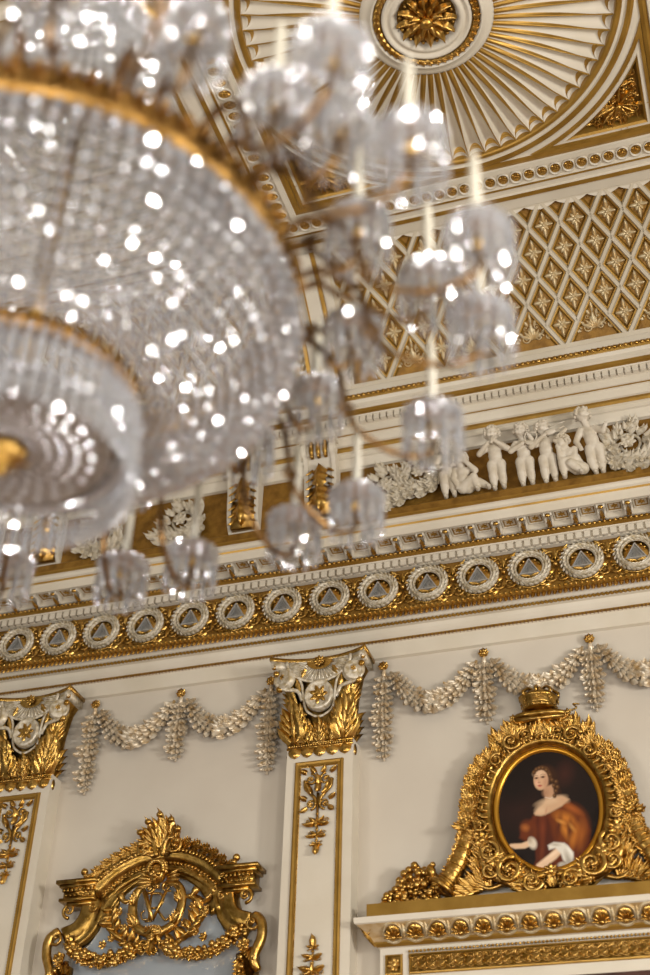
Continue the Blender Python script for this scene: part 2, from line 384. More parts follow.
def ellip(c, r, rot=(0, 0, 0), nu=12, nv=9):
    M = Matrix.Translation(c) @ Matrix.Rotation(rot[2], 4, 'Z') @ Matrix.Rotation(rot[1], 4, 'Y') @ Matrix.Rotation(rot[0], 4, 'X') @ Matrix.Diagonal((*r, 1))
    return MB().add(sphere(1, nu, nv), M)
def cap(a, b, ra, rb, mid=None):
    """closed tapered limb with rounded ends"""
    if ra > .012: ra, rb = ra * 1.2, rb * 1.18; mid = mid and (mid[0], mid[1] * 1.22)
    m = tube([a, b] if mid is None else [a, mid[0], b], [ra, rb] if mid is None else [ra, mid[1], rb], 10)
    m.add(ellip(a, (ra,) * 3)); m.add(ellip(b, (rb,) * 3)); return m
def putto(J, S=1.):
    """J joints in u,v,w (feet at v=0). Chubby child: head 1/4 of the height. Returns (body, hair)"""
    b = MB(); h = np.array(J['head']); R_ = .057
    hip = np.array(J['hip']); ch = np.array(J['chest']); w = J.get('wid', 1.)
    b.add(ellip(hip, (.054 * w, .046, .046))); b.add(ellip((hip + ch) / 2 + np.array((0, 0, .006)), (.052 * w, .055, .05))); b.add(ellip(ch, (.056 * w, .044, .042)))
    b.add(tube([tuple(hip), tuple((hip + ch) / 2), tuple(ch)], [.048, .05, .048], 12))
    b.add(cap(tuple(ch + (0, .02, 0)), tuple(h - (0, .03, 0)), .024, .02))
    b.add(ellip(h, (R_ * .9, R_, R_ * .92)))
    f = np.array(J.get('face', (0, -.1, 1.))); f = f / np.linalg.norm(f); r_ = np.cross((0, 1, 0), f); r_ /= np.linalg.norm(r_); u_ = np.cross(f, r_)
    pt = lambda a, c, d: tuple(h + r_ * a + u_ * c + f * d)
    b.add(ellip(pt(0, -.008, R_ * .98), (.008, .011, .009))); b.add(ellip(pt(.022, -.018, R_ * .72), (.018,) * 3)); b.add(ellip(pt(-.022, -.018, R_ * .72), (.018,) * 3))
    b.add(ellip(pt(0, -.033, R_ * .74), (.014, .011, .014))); b.add(ellip(pt(0, .02, R_ * .72), (.032, .014, .016)))
    b.add(ellip(pt(0, -.0235, R_ * .9), (.011, .004, .006)))
    for s_ in (1, -1): b.add(ellip(pt(s_ * R_ * .92, -.004, 0), (.008, .013, .009)))
    for side in ('L', 'R'):
        sh, el, ha = [np.array(q) for q in J['arm' + side]]
        b.add(cap(tuple(sh), tuple(el), .024, .019)); b.add(cap(tuple(el), tuple(ha), .019, .0135))
        b.add(ellip(ha, (.015, .015, .013)))
        d = ha - el; d = d / np.linalg.norm(d); q = np.cross(d, (0, 0, 1)); q /= np.linalg.norm(q) + 1e-9
        for k in range(4):
            o = ha + q * (k - 1.5) * .0075 + d * .01; b.add(cap(tuple(o), tuple(o + d * (.017 - abs(k - 1.5) * .003) + np.array((0, 0, .004))), .0045, .0038))
        o = ha + q * .013; b.add(cap(tuple(o), tuple(o + q * .008 + d * .009), .005, .004))
        hp, kn, an = [np.array(q) for q in J['leg' + side]]
        b.add(cap(tuple(hp), tuple(kn), .038, .026)); b.add(cap(tuple(kn), tuple(an), .027, .016, ((kn + an) / 2 + np.array((0, 0, -.004)), .025)))
        t = np.array(J.get('toe' + side, (.02 if side == 'R' else -.02, 0, 1.))); t = t / np.linalg.norm(t)
        b.add(cap(tuple(an + (0, -.008, 0)), tuple(an + t * .035 + (0, -.012, 0)), .016, .012))
        for k in range(5): b.add(ellip(an + t * .047 + np.array(((k - 2) * .0055, -.014, 0)), (.0035, .0035, .005), (0, 0, 0), 6, 5))
    hr = MB()
    rr = random.Random(int(abs(h[0]) * 1000) + 3)
    for i in range(95):
        z = rr.uniform(-.45, 1); a = rr.uniform(0, 2 * pi); q = sqrt(max(0, 1 - z * z)); d = r_ * q * cos(a) + u_ * z + f * q * sin(a)
        if d @ f > .42 and d @ u_ < .55: continue
        if d @ u_ < -.35 and d @ f > -.2: continue
        c = h + d * R_ * 1.0
        hr.add(ellip(c, (.012, .012, .012), (0, 0, 0), 7, 5)); 
    hr.add(ellip(h - f * .006 + u_ * .008, (R_ * .93, R_ * .98, R_ * .9)))
    return b, hr
def place_putto(name, label, x, z, J, s, rz=0, extra=None, flip=1):
    b, hr = putto(J)
    t = thing(name, label, 'figure', (x, -.34, z), 'white plaster putti in the frieze')
    s *= .83; M = WB @ Matrix(((1, 0, 0, 0), (0, 1, 0, 0), (0, .27, 1, 0), (0, 0, 0, 1))) @ Matrix.Diagonal((s * flip * 1.06, s, s * .85, 1))
    for nm, m_, vox in (('body', b, .0055), ('curly_hair', hr, 0)):
        q = MB().add(m_, M)
        if flip < 0: q.F = [f[::-1] for f in q.F]
        me = q.mesh(nm, PUTM)
        o = obj(nm, me, t)
        if vox:
            r = o.modifiers.new('fuse', 'REMESH'); r.mode = 'VOXEL'; r.voxel_size = vox * s; r.use_smooth_shade = True
            sm = o.modifiers.new('soft', 'SMOOTH'); sm.factor = .5; sm.iterations = 3
    if extra:
        for nm, m_, mt in extra: MB().add(m_, M).build(nm, mt, t, off=(0, 0, 0))
    return t
PUTM = mat('white_stucco', srgb(206, 196, 178), srgb(182, 168, 142), .0, .45, 14, .15, 120, .002, .4, .8)
def stand(lean=0, armL=None, armR=None, face=(0, -.15, 1), hd=(0, 0), cross=0):
    return dict(head=(lean + hd[0], .445 + hd[1], .075), chest=(lean * .7, .325, .05), hip=(0, .215, .045), face=face,
        armL=armL or [(lean - .05, .35, .055), (lean - .1, .28, .06), (lean - .05, .25, .1)],
        armR=armR or [(lean + .05, .35, .055), (lean + .1, .28, .06), (lean + .05, .25, .1)],
        legL=[(-.028, .2, .045), (-.034, .11, .06), (-.03 + cross, .02, .045)], legR=[(.028, .2, .045), (.036, .11, .06), (.04, .02, .05)])
fz = 5.712
s1 = .46 / .5 * 1.0
# piping child, cymbal child, fiddling child ... read from the photograph left to right
trumpet = tube([(0, .37, .13), (-.02, .42, .125)], [.012, .006], 8)
place_putto('putto', 'plaster putto standing and piping, beside the seated one with hand at cheek', -1.335, fz, stand(-.005,
    [(-.055, .35, .055), (-.115, .29, .08), (-.045, .34, .12)], [(.05, .35, .055), (.11, .29, .08), (.02, .35, .125)], face=(.1, -.2, 1)), 1.12,
    extra=[('reed_pipe', tube([(-.01, .33, .14), (0, .4, .125)], [.012, .006], 8), PUTM)])
lyr = MB(); lyr.add(tube(path([(-.03, .0, 0), (-.045, .05, 0), (-.02, .1, 0)], 4), .006)); lyr.add(tube(path([(.03, .0, 0), (.045, .05, 0), (.02, .1, 0)], 4), .006)); lyr.add(bar((-.03, .08), (.03, .08), .01, .008)); lyr.add(ellip((0, -.005, 0), (.035, .018, .01)))
place_putto('putto', 'plaster putto standing and plucking a small lyre held at its shoulder', -1.128, fz - .01, stand(0,
    [(-.05, .35, .055), (-.09, .28, .09), (.0, .31, .12)], [(.05, .35, .055), (.1, .3, .08), (.065, .36, .12)], face=(-.1, -.15, 1)), 1.1,
    extra=[('lyre', MB().add(lyr, X((.06, .31, .125), -.3)), PUTM)])
fid = MB(); fid.add(ellip((.0, 0, 0), (.045, .024, .014))); fid.add(tube([(.04, 0, 0), (.11, .012, .004)], [.008, .006], 6)); fid.add(tube([(.0, .03, .02), (.12, .035, .03)], .003, 5))
place_putto('putto', 'plaster putto playing a fiddle held straight out from its chin', -.962, fz - .02, stand(-.01,
    [(-.055, .35, .055), (-.105, .29, .1), (.0, .35, .13)], [(.045, .35, .055), (.09, .33, .09), (.15, .375, .1)], face=(.5, -.15, 1)), 1.1,
    extra=[('fiddle', MB().add(fid, X((.05, .375, .12), .12)), PUTM)])
crouch = dict(head=(-.045, .29, .085), chest=(-.005, .2, .06), hip=(.055, .085, .05), face=(-.8, -.5, .7), wid=1.0,
    armL=[(-.04, .215, .07), (-.07, .15, .1), (-.075, .23, .11)], armR=[(.035, .225, .06), (.03, .14, .1), (-.05, .13, .12)],
    legL=[(.035, .07, .06), (-.06, .12, .1), (-.055, .02, .08)], legR=[(.08, .07, .05), (.0, .09, .12), (.07, .02, .11)])
place_putto('putto', 'plaster putto crouching with its chin on its hand, behind the fiddle player', -.80, fz - .02, crouch, 1.12)
sit = dict(head=(-.04, .27, .08), chest=(-.03, .17, .06), hip=(-.03, .06, .045), face=(.35, -.1, 1), wid=1.0,
    armL=[(-.085, .195, .055), (-.1, .12, .08), (-.07, .05, .09)], armR=[(.03, .2, .055), (.07, .15, .1), (.0, .23, .12)],
    legL=[(-.04, .05, .06), (.05, .1, .1), (.07, .02, .08)], legR=[(.0, .05, .05), (.08, .07, .07), (.15, .02, .08)])
place_putto('putto', 'plaster putto seated on the ledge with one hand at its cheek', -1.555, fz, sit, 1.15)
place_putto('putto', 'plaster putto standing beside the white leaf scroll at the end of the group', -.625, fz - .01, stand(-.03,
    [(-.08, .35, .055), (-.12, .27, .06), (-.09, .2, .08)], [(.02, .35, .06), (.08, .3, .1), (.1, .33, .12)], face=(.5, .1, 1), hd=(-.02, .02), cross=.02), 1.14)
place_putto('putto', 'plaster putto standing half hidden behind the crystal drops', -1.70, fz, stand(.0, face=(.3, 0, 1)), 1.05)

def acanthus_scroll(s=1, hand=1):
    m = MB(); big = acanthus(.17, .12, .45, 2); mid_ = acanthus(.12, .085, .5, 2)
    m.add(spiral(.105, 1.5, .15, .13, start=pi * .9, hand=-1, n=7, steps=28, lift=.02)); m.add(flower(.062, 7, .3, .6, .3, True), X((0, 0, .045)))
    for i in range(9):
        a = pi * .9 - i * .62; m.add(mid_ if i % 2 else big, X((.105 * cos(a), .105 * sin(a), .015), a - pi / 2 - .7, s=.85 - i * .03))
    pth = path([(-.09, .05, .01), (-.13, -.08, .02), (-.02, -.16, .02), (.12, -.14, .02), (.24, -.02, .015)], 6); m.add(tube(pth, [.018 - .008 * i / len(pth) for i in range(len(pth))], 7))
    for i in range(2, len(pth) - 2, 3):
        p = pth[i]; q = pth[i + 1]; a = atan2(q[1] - p[1], q[0] - p[0]) - pi / 2
        for s_ in (1, -1): m.add(mid_, X((p[0], p[1], .02), a + s_ * .75, s=1.05))
    return m
def scroll_thing(x, z, label, flip=1, s=1.):
    z += .06; s *= .93; M = X((x, -.345, z)) @ WB @ Matrix.Diagonal((s * flip, s, s, 1))
    m = MB().add(acanthus_scroll(), M)
    t = m.build('acanthus_scroll', ORN, None)
    me = t.data; off = Vector((x, -.345, z + Z0)); me.transform(Matrix.Translation(-off)); t.location = off
    tag(t, label, 'ornament', 'leaf scrolls of the putti frieze'); return t
scroll_thing(-.39, 5.87, 'white acanthus leaf scroll beside the last standing putto, near the edge of view', 1, 1.15)
scroll_thing(.06, 5.93, 'white acanthus leaf scroll opening rightwards, beyond the one beside the putto', 1, 1.1)
scroll_thing(-2.18, 5.86, 'white acanthus leaf scroll with a round flower, beside the scrolled console', -1, 1.1)
scroll_thing(-1.93, 5.93, 'white acanthus leaf scroll between the crystal drops and the half hidden putto', -1, 1.05)
scroll_thing(-4.55, 5.86, 'white acanthus leaf scroll behind the lower edge of the crystal bowl', 1, 1.1)
scroll_thing(-3.85, 5.86, 'white acanthus leaf scroll behind the crystal bowl, far from the console', -1, 1.1)

def make_console():
    a = MB(); g = MB()
    # side view path (w, v): big volute at top, tapering down
    out = path([(.0, .60), (.17, .60), (.215, .56), (.20, .50), (.15, .46), (.12, .36), (.10, .2), (.075, .08), (.03, .02), (0, .0)], 5)
    for s_ in (-1, 1):
        for sgn in (0, 1):
            pass
    n = len(out)
    def slab(u0, u1, sc, m, mi=0):
        V = [(u, v, w * sc) for u in (u0, u1) for w, v in out]
        F = [(i, i + 1, n + i + 1, n + i) for i in range(n - 1)] + [tuple(range(n)), tuple(range(n, 2 * n))]
        m.raw(V, F, mi)
    slab(-.105, -.078, 1, a); slab(.078, .105, 1, a); slab(-.09, .09, .86, a)
    a.add(MB().box((-.12, .585, 0), (.12, .62, .24)))
    for s_ in (-1, 1): a.add(spiral(.05, 1.6, .15, .16, start=pi / 2, hand=-1), Matrix(((0, 0, s_, s_ * .106), (0, 1, 0, .535), (1, 0, 0, .155), (0, 0, 0, 1))))
    for k in (-.045, 0, .045):
        g.add(tube([(k, .59, .17), (k, .56, .195), (k, .51, .19), (k, .47, .15)], [.015, .017, .016, .012], 6))
        for j in range(7): g.add(sphere(.014, 6, 4), X((k, .58 - j * .017, .2 - .006 * max(0, j - 2) )))
    lf = leaf(.22, .13, 4, .25, 10, .3, .6)
    g.add(lf, frame((0, .42, .125), (1, 0, 0), (0, -1, -.1), (0, -.1, 1)))
    g.add(leaf(.25, .15, 4, .15, 10, .3, .7), frame((0, .28, .1), (1, 0, 0), (0, -1, -.15), (0, -.15, 1)))
    for s_ in (-1, 1):
        for j in range(6): g.add(leaf(.07, .045, 2, .4, 6), frame((s_ * .05, .40 - j * .06, .115 - j * .006), (1, 0, 0), (s_ * .6, -.8, 0), (0, 0, 1)))
    g.add(MB().box((-.075, .02, .04), (.075, .42, .092)))
    return a.mesh('console_body', PLASTER, smooth=False), g.mesh('gilt_acanthus', GOLD)
cons = make_console()
for x, lb in ((-2.69, 'white scrolled console with gilt acanthus front, the one fully clear of the crystal bowl'), (-3.32, 'white scrolled console with gilt acanthus, just emerging from the bowl\'s lower edge'),
              (-5.02, 'white scrolled console with gilt acanthus, beneath the bowl above the far pilaster'), (-5.6, 'white scrolled console with gilt acanthus, beyond the far pilaster'), (.42, 'white scrolled console with gilt acanthus, beyond the leaf scrolls')):
    t = thing('console_bracket', lb, 'bracket', (x, -.32, 5.71), 'scrolled consoles of the upper frieze')
    for nm, me in zip(('console_body', 'gilt_acanthus'), cons): obj(nm, me, t).matrix_local = WB @ Matrix.Diagonal((1.22, 1.08, 1, 1))

# upper cornice
uc = thing('trim_5', None, None, (0, 0, 6.16), kind='structure')
up = [(.34, 6.155), (.35, 6.16), (.37, 6.19), (.385, 6.225), (.4, 6.23), (.4, 6.265), (.42, 6.27), (.43, 6.29), (.425, 6.315), (.44, 6.32), (.45, 6.35), (.455, 6.38), (.47, 6.385), (.47, 6.398), (.478, 6.40), (.48, 6.46), (.5, 6.462), (.505, 6.505), (.54, 6.505), (.545, 6.515), (.565, 6.525), (.57, 6.55), (.56, 6.555), (.58, 6.565), (.58, 6.60), (.595, 6.62), (.6, 6.622), (.612, 6.645), (.605, 6.672), (.6, 6.675), (.6, 6.74)]
um = [0] * 30
for j in (6, 7, 12, 19, 20, 26, 27, 28): um[j] = 1
cu = extr(XL, XR, up, um)
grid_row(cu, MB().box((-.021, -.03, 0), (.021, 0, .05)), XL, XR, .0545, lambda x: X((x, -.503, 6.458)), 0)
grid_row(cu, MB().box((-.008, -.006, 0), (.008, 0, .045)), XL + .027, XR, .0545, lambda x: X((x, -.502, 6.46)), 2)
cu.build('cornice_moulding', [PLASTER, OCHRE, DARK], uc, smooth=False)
br = MB(); sp = sphere(1, 6, 4)
grid_row(br, sp, XL, XR, .04, lambda x: X((x, -.615, 6.648), ry=.5, sx=.02, sy=.014, sz=.017)); br.build('bead_rope', GOLD, uc)

# ------------------------------------------------------------------ cove with diamond coffers
CP0 = (.6, 6.737); CP1 = (1.39, 7.5); SAG = .055
_ch = hypot(CP1[0] - CP0[0], CP1[1] - CP0[1]); _nx, _nz = -(CP1[1] - CP0[1]) / _ch, (CP1[0] - CP0[0]) / _ch
def cove(t):
    """(y, z) and unit tangent / outward normal at fraction t (0 bottom, 1 top)"""
    def P(t):
        b = 4 * SAG * t * (1 - t); p = CP0[0] + (CP1[0] - CP0[0]) * t + _nx * b; z = CP0[1] + (CP1[1] - CP0[1]) * t + _nz * b
        return np.array((-p, z))
    a, b = P(max(0, t - .01)), P(min(1, t + .01)); d = (b - a) / np.linalg.norm(b - a)
    return P(t), d, np.array((-d[1], d[0])) * 1.0
def cove_frame(x, t, h=0.):
    p, d, n = cove(t); n = np.array((-abs(n[0]), -abs(n[1])))     # towards the room and down
    return frame((x, p[0] + n[0] * h, p[1] + n[1] * h), (1, 0, 0), (0, d[0], d[1]), (0, n[0], n[1]))
LARC = 1.11; HH = LARC / 6; HW = .11525
def cove_strip(x0, x1, h, mi=0, t0=0., t1=1., n=14, nx=1):
    V = []; F = []
    for j in range(n + 1):
        t = t0 + (t1 - t0) * j / n; M = cove_frame(0, t, h)
        for x in (x0, x1): V.append((x, M[1][3], M[2][3]))
    for j in range(n): F.append((2 * j, 2 * j + 1, 2 * j + 3, 2 * j + 2))
    return MB().raw(V, F, mi)
def cove_seg(m, a, b, w, h, top, mi, lift):
    """bar on the cove between (x, s) points"""
    xm, sm = (a[0] + b[0]) / 2, (a[1] + b[1]) / 2; M = cove_frame(xm, min(1, max(0, sm / LARC)), lift)
    m.add(bar((a[0] - xm, a[1] - sm), (b[0] - xm, b[1] - sm), w, h, top), M, mi)
star = MB(); _l = leaf(.062, .034, 2, .25, 6, .35, .4, .25)
for k in range(4): star.add(_l, X((0, 0, 0), k * pi / 2, s=1.15, sy=1.0 if k % 2 else 1.45))
_l = leaf(.04, .024, 1, .3, 5, .35, .4, .1)
for k in range(4): star.add(_l, X((0, 0, .004), k * pi / 2 + (.62 if k % 2 == 0 else pi / 2 - .62) , s=1.25))
star.add(sphere(.0125, 8, 5), X((0, 0, .016)))
STAR = star.mesh('floral_boss', PALE)
pal = MB()
_l = leaf(.1, .035, 3, .3, 7)
for k, a in enumerate((-1.15, -.7, -.33, 0, .33, .7, 1.15)): pal.add(_l, X((0, .03, .005), -a, s=(1.0, .9, .85, 1.3, .85, .9, 1.0)[k]))
for s_ in (1, -1):
    pal.add(spiral(.032, 1.4, .15, .2, hand=s_), X((s_ * .05, .04, .008))); pal.add(spiral(.024, 1.4, .15, .2, hand=-s_), X((s_ * .12, .035, .008)))
    pal.add(leaf(.07, .03, 2, .3, 6), X((s_ * .1, .02, .004), -s_ * 1.3)); pal.add(spiral(.022, 1.2, .15, .2, hand=s_), X((s_ * .04, .12, .008)))
    pal.add(leaf(.06, .03, 2, .3, 6), X((s_ * .02, .13, .006), -s_ * .5)); pal.add(leaf(.06, .03, 2, .3, 6), X((s_ * .07, .07, .006), -s_ * .9))
pal.add(leaf(.09, .03, 2, .3, 6), X((0, .15, .005)))
PALM = pal.mesh('palmette_relief', PALE)
def cove_panel(name_i, x0, x1, phase, trim_no):
    root = thing('trim_%d' % trim_no, None, None, ((x0 + x1) / 2, -1, 6.74), kind='structure')
    g = cove_strip(x0, x1, -.045); g.build('coffer_ground', OCHD, root, smooth=True)
    lat = MB(); gl = MB()
    k0 = int((x0 - phase) / HW) - 2; k1 = int((x1 - phase) / HW) + 2
    for k in range(k0, k1 + 1):
        xk = phase + k * HW
        for r in range(0, 7):       # nodes at s = r*HH when parity matches
            if (k + r) % 2: continue
            for dx in (-1, 1):
                a = (xk, r * HH); b = (xk + dx * HW, (r + 1) * HH)
                if r >= 6: continue
                if r == 0 and ((k - 0) % 4 not in (0, )): 
                    if (k % 4) != 2: continue
                    continue
                if r == 0: pass
                if min(a[0], b[0]) < x0 - 1e-6 or max(a[0], b[0]) > x1 + 1e-6:
                    # clip half-way segments
                    lim = x0 if min(a[0], b[0]) < x0 else x1
                    if a[0] == b[0] or not (min(a[0], b[0]) < lim < max(a[0], b[0])): continue
                    f = (lim - a[0]) / (b[0] - a[0]); c = (lim, a[1] + f * (b[1] - a[1]))
                    a, b = (a, c) if (x0 <= a[0] <= x1) else (c, b)
                cove_seg(lat, a, b, .052, .05, .42, 0, -.045)
                cove_seg(gl, a, b, .084, .02, .7, 0, -.045)
    # bottom and top borders, side borders
    for (t0, t1) in ((0, .03), (.975, 1.)): lat.add(cove_strip(x0, x1, .004, 0, t0, t1, 2))
    for xx in (x0, x1): lat.add(cove_strip(xx - .03, xx + .03, .006))
    M0 = cove_frame(0, .03, .004); 
    lat.build('diamond_lattice', PLASTC, root, smooth=False); gl.build('gilt_coffer_edge', OCHRE, root, smooth=False)
    # bosses
    n = 0
    for k in range(k0, k1 + 1):
        xk = phase + k * HW
        for r in range(1, 6):
            if (k + r) % 2 == 0: continue
            if not (x0 + .07 < xk < x1 - .07): continue
            if r == 1 and (k % 4) != 0 : continue
            o = obj('floral_boss', STAR, root); M = cove_frame(xk, r * HH / LARC, -.043).copy()
            off = root['_o']; M.translation = Vector((M.translation.x - off[0], M.translation.y - off[1], M.translation.z - off[2])); o.matrix_local = M; n += 1
        if (k % 4) == 2 and x0 + .2 < xk < x1 - .2:
            o = obj('palmette_relief', PALM, root); M = cove_frame(xk, .075, -.043).copy(); off = root['_o']
            M.translation = Vector((M.translation.x - off[0], M.translation.y - off[1], M.translation.z - off[2])); o.matrix_local = M
    # scalloped top border
    sc_ = MB()
    xk = phase + (0 if 0 else 0)
    for k in range(k0, k1 + 1):
        if k % 2: continue
        x = phase + k * HW
        if x - HW < x0 or x + HW > x1: continue
        pts = [(x - HW + 2 * HW * i / 8, 6 * HH - .045 + .03 * abs(2 * (i / 8) - 1) ** 2 * 1.2 - .018) for i in range(9)]
        V = []; F = []
        for i, (a, b) in enumerate(pts):
            M = cove_frame(a, b / LARC, 0.0); V.append((a, M[1][3], M[2][3])); M = cove_frame(a, 1., 0.0); V.append((a, M[1][3], M[2][3]))
        for i in range(8): F.append((2 * i, 2 * i + 2, 2 * i + 3, 2 * i + 1))
        sc_.raw(V, F)
    sc_.build('scalloped_border', PLASTER, root, smooth=False)
    return n
PHASE = -.2705            # a column of small diamonds; k%4==0 there
nb = cove_panel(0, -2.40, 1.0, PHASE, 6)
cove_panel(1, -6.0, -3.0, PHASE - .06, 7)
# rib between the coves, with a carved coin band
rb = thing('trim_8', None, None, (-2.7, -1, 6.74), kind='structure')
rm = MB()
for (a, b, h, mi_) in ((-3.0, -2.93, .03, 0), (-2.93, -2.90, .045, 1), (-2.90, -2.72, .0, 0), (-2.72, -2.69, .045, 1), (-2.69, -2.62, .02, 0), (-2.62, -2.60, .05, 1), (-2.60, -2.50, .075, 0), (-2.50, -2.47, .05, 1), (-2.47, -2.40, .02, 0)):
    rm.add(cove_strip(a, b, h, mi_))
    for xx in (a, b):
        V = []; F = []
        for j in range(15):
            for hh in (-.045, h):
                M = cove_frame(xx, j / 14, hh); V.append((xx, M[1][3], M[2][3]))
        for j in range(14): F.append((2 * j, 2 * j + 1, 2 * j + 3, 2 * j + 2))
        rm.raw(V, F, mi_)
rm.build('cove_rib', [PLASTER, OCHRE], rb, smooth=False)
rc = MB(); _l = leaf(.07, .06, 2, .35, 6, .3, .6)
for j in range(17):
    t = .02 + .96 * j / 17
    rc.add(_l, cove_frame(-2.81, t, .0)); rc.add(_l, cove_frame(-2.81, t, .0) @ X((-.03, 0, 0), .7)); rc.add(_l, cove_frame(-2.81, t, .0) @ X((.03, 0, 0), -.7)); rc.add(sphere(.013, 6, 4), cove_frame(-2.81, t, .03))
rc.build('carved_leaf_band', PALE, rb)

# ------------------------------------------------------------------ ceiling panels
H = 7.5; CX, CY = -1.13, -3.125; HS = 1.465
def square_ring(cx, cy, prof, mis):
    """prof: (d, w) d = half size, w = drop below H (positive down)"""
    m = MB(); k = len(prof); V = []; F = []; I = []
    for sx, sy in ((1, 1), (-1, 1), (-1, -1), (1, -1)): V += [(cx + sx * d, cy + sy * d, H - w) for d, w in prof]
    for q in range(4):
        for j in range(k - 1):
            a = q * k + j; b = ((q + 1) % 4) * k + j; F.append((a, b, b + 1, a + 1)); I.append(mis[j])
    m.raw(V, F); m.I = I; return m
def wall_ring(): pass
CEILG = thing('trim_9', None, None, (CX, CY, H), kind='structure')
pr = [(1.30, -.02), (1.30, .01), (1.325, .02), (1.35, .01), (1.355, .025), (1.395, .025), (1.402, .0), (1.528, .0), (1.533, .02), (1.55, .022), (1.555, .012), (1.60, .012), (1.605, .03), (1.64, .035), (1.645, .02), (1.74, .02), (1.74, -.1)]
pm = [0, 1, 1, 0, 0, 0, 0, 0, 1, 1, 0, 0, 1, 1, 0, 0]
square_ring(CX, CY, pr, pm).build('panel_border', [PLASTER, OCHRE], CEILG, smooth=False)
rr_ = lathe([(.036, .0), (.038, .014), (.044, .016), (.046, .0)], 16); 
RNG = rr_.mesh('roundel_ring', PLASTER); cf2 = flower(.031, 6, .35, .7, .2, False); cf2.add(lathe([(0, .001), (.036, .001)], 12)); COIN = cf2.mesh('gilt_roundel_flower', GOLD)
NB = 31
ringm = MB(); allc = []
for side in range(4):
    for i in range(NB):
        d = -1.465 + (i + .5) * 2.93 / NB
        u, v = {0: (d, -1.465), 1: (1.465, d), 2: (d, 1.465), 3: (-1.465, d)}[side]
        ringm.add(rr_, X((CX + u, CY + v, H), sx=1 if side in (0, 2) else 1.25, sy=1.25 if side in (0, 2) else 1) @ CB); allc.append((side, u, v))
ringm.build('roundel_rings', PLASTER, CEILG)
# (the wall side of the square is v = +1.465: nearest to the wall)
restc = MB()
for side, u, v in allc:
    if side == 2 or (side == 3 and v > -1.0) :
        o = obj('gilt_coin_flower', COIN, CEILG); o.matrix_local = Matrix.Translation((u, v, -.001)) @ CB @ Matrix.Diagonal((1 if side == 2 else 1.25, 1.25 if side == 2 else 1, 1, 1))
    else: restc.add(cf2, X((CX + u, CY + v, H - .001)) @ CB)
ro = restc.build('gilt_coin_flower', GOLD, CEILG); ro['kind'] = 'stuff'
# circular fluted sunburst
sb = thing('ceiling_rose', 'round sunburst ceiling rose with white flutes, gold rays and a central gilt flower', 'ceiling rose', (CX, CY, H))
NF = 64; RI, RO = .43, 1.195
V = []; F = []; I = []; rows = [('a', q / 26) for q in range(27)] + [('b', q / 2) for q in (1, 2)] + [('c', q / 3) for q in (1, 2, 3)]
HC = 7; NA = NF * 2 * HC
for kind, q in rows:
    for fl_ in range(NF):
        for ix in range(-HC, HC):
            t0_ = q if kind == 'a' else 1; cg = min(.93, .08 + .85 * min(1, t0_ / .82) ** .8); e = abs(ix)
            c = cg * e / 4 if e <= 4 else cg + (1 - cg) * (e - 4) / 3
            rend = RO - .004 - .056 * sqrt(max(0, 1 - min(1, c * 1.1) ** 2)); re2 = min(RO - .002, rend + .019 * (1 - .6 * c))
            r = RI + (rend - RI) * q if kind == 'a' else (rend + (re2 - rend) * q if kind == 'b' else re2 + (RO + .004 - re2) * q)
            t = (r - RI) / (RO - RI); hgt = (.064 * t + .010) * (1 - c ** 2.2)
            if kind == 'b': hgt *= 1 - .6 * q
            if kind == 'c': hgt *= .4 + .15 * sin(pi * q)
            a = 2 * pi * (fl_ + .5 + .5 * c * (1 if ix >= 0 else -1)) / NF
            V.append((CX + r * cos(a), CY + r * sin(a), H - .005 + hgt - .035 * (1 - t)))
for j, ((k1, q1), (k2, q2)) in enumerate(zip(rows[:-1], rows[1:])):
    for i in range(NA):
        a = j * NA + i; b = j * NA + (i + 1) % NA; F.append((a, a + NA, b + NA, b))
        ix = i % (2 * HC) - HC; e = min(abs(ix), abs(ix + 1)) if ix != -1 else 0
        I.append(1 if (e >= 4 or k2 == 'b') and not (k2 == 'c' and e < 5) else 0)
m = MB().raw(V, F); m.I = I; m.build('fluted_rays', [PLASTER, OCHRE], sb)
# end niches: gold half rounds
lathe([(1.19, -.05), (1.195, .012), (1.205, .02), (1.225, .02), (1.235, .012), (1.24, .005), (1.262, .004), (1.265, .018), (1.29, .024), (1.308, .018), (1.31, .005), (1.325, .0), (1.345, .0), (1.352, -.03)], 96,
      mis=[1, 1, 1, 1, 0, 0, 0, 1, 1, 0, 0, 0, 0]).build('dummy', PLASTER) if False else None
rim = lathe([(1.19, -.05), (1.195, .012), (1.205, .02), (1.225, .02), (1.235, .012), (1.24, .005), (1.262, .004), (1.265, .018), (1.29, .024), (1.308, .018), (1.31, .005), (1.325, .0), (1.365, .0), (1.37, -.03)], 128,
      mis=[1, 1, 1, 1, 0, 0, 0, 1, 1, 0, 0, 0, 0])
MB().add(rim, X((CX, CY, H)) @ CB).build('outer_rim', [PLASTER, OCHRE], sb, smooth=False)
inner = lathe([(.0, -.02), (.19, -.02), (.2, .0), (.215, .02), (.235, .022), (.24, .01), (.262, .01), (.268, .025), (.285, .025), (.29, .005), (.345, .005), (.35, .02), (.36, .022), (.365, .01), (.40, .0), (.425, -.01), (.445, -.03)], 64,
      mis=[2, 0, 0, 0, 0, 0, 0, 0, 0, 1, 0, 0, 0, 0, 0, 0])
MB().add(inner, X((CX, CY, H - .045)) @ CB).build('inner_medallion', [PLASTER, OCHD, OCHD], sb)
wl = MB(); _l = leaf(.06, .034, 1, .3, 5, .3, .5, .1)
for i in range(44):
    a = 2 * pi * i / 44
    for q in (-.6, 0, .6): wl.add(_l, X(((.318 + q * .02) * cos(a), (.318 + q * .02) * sin(a), .008), a + q))
MB().add(wl, X((CX, CY, H - .045)) @ CB).build('gilt_leaf_ring', GOLD, sb)
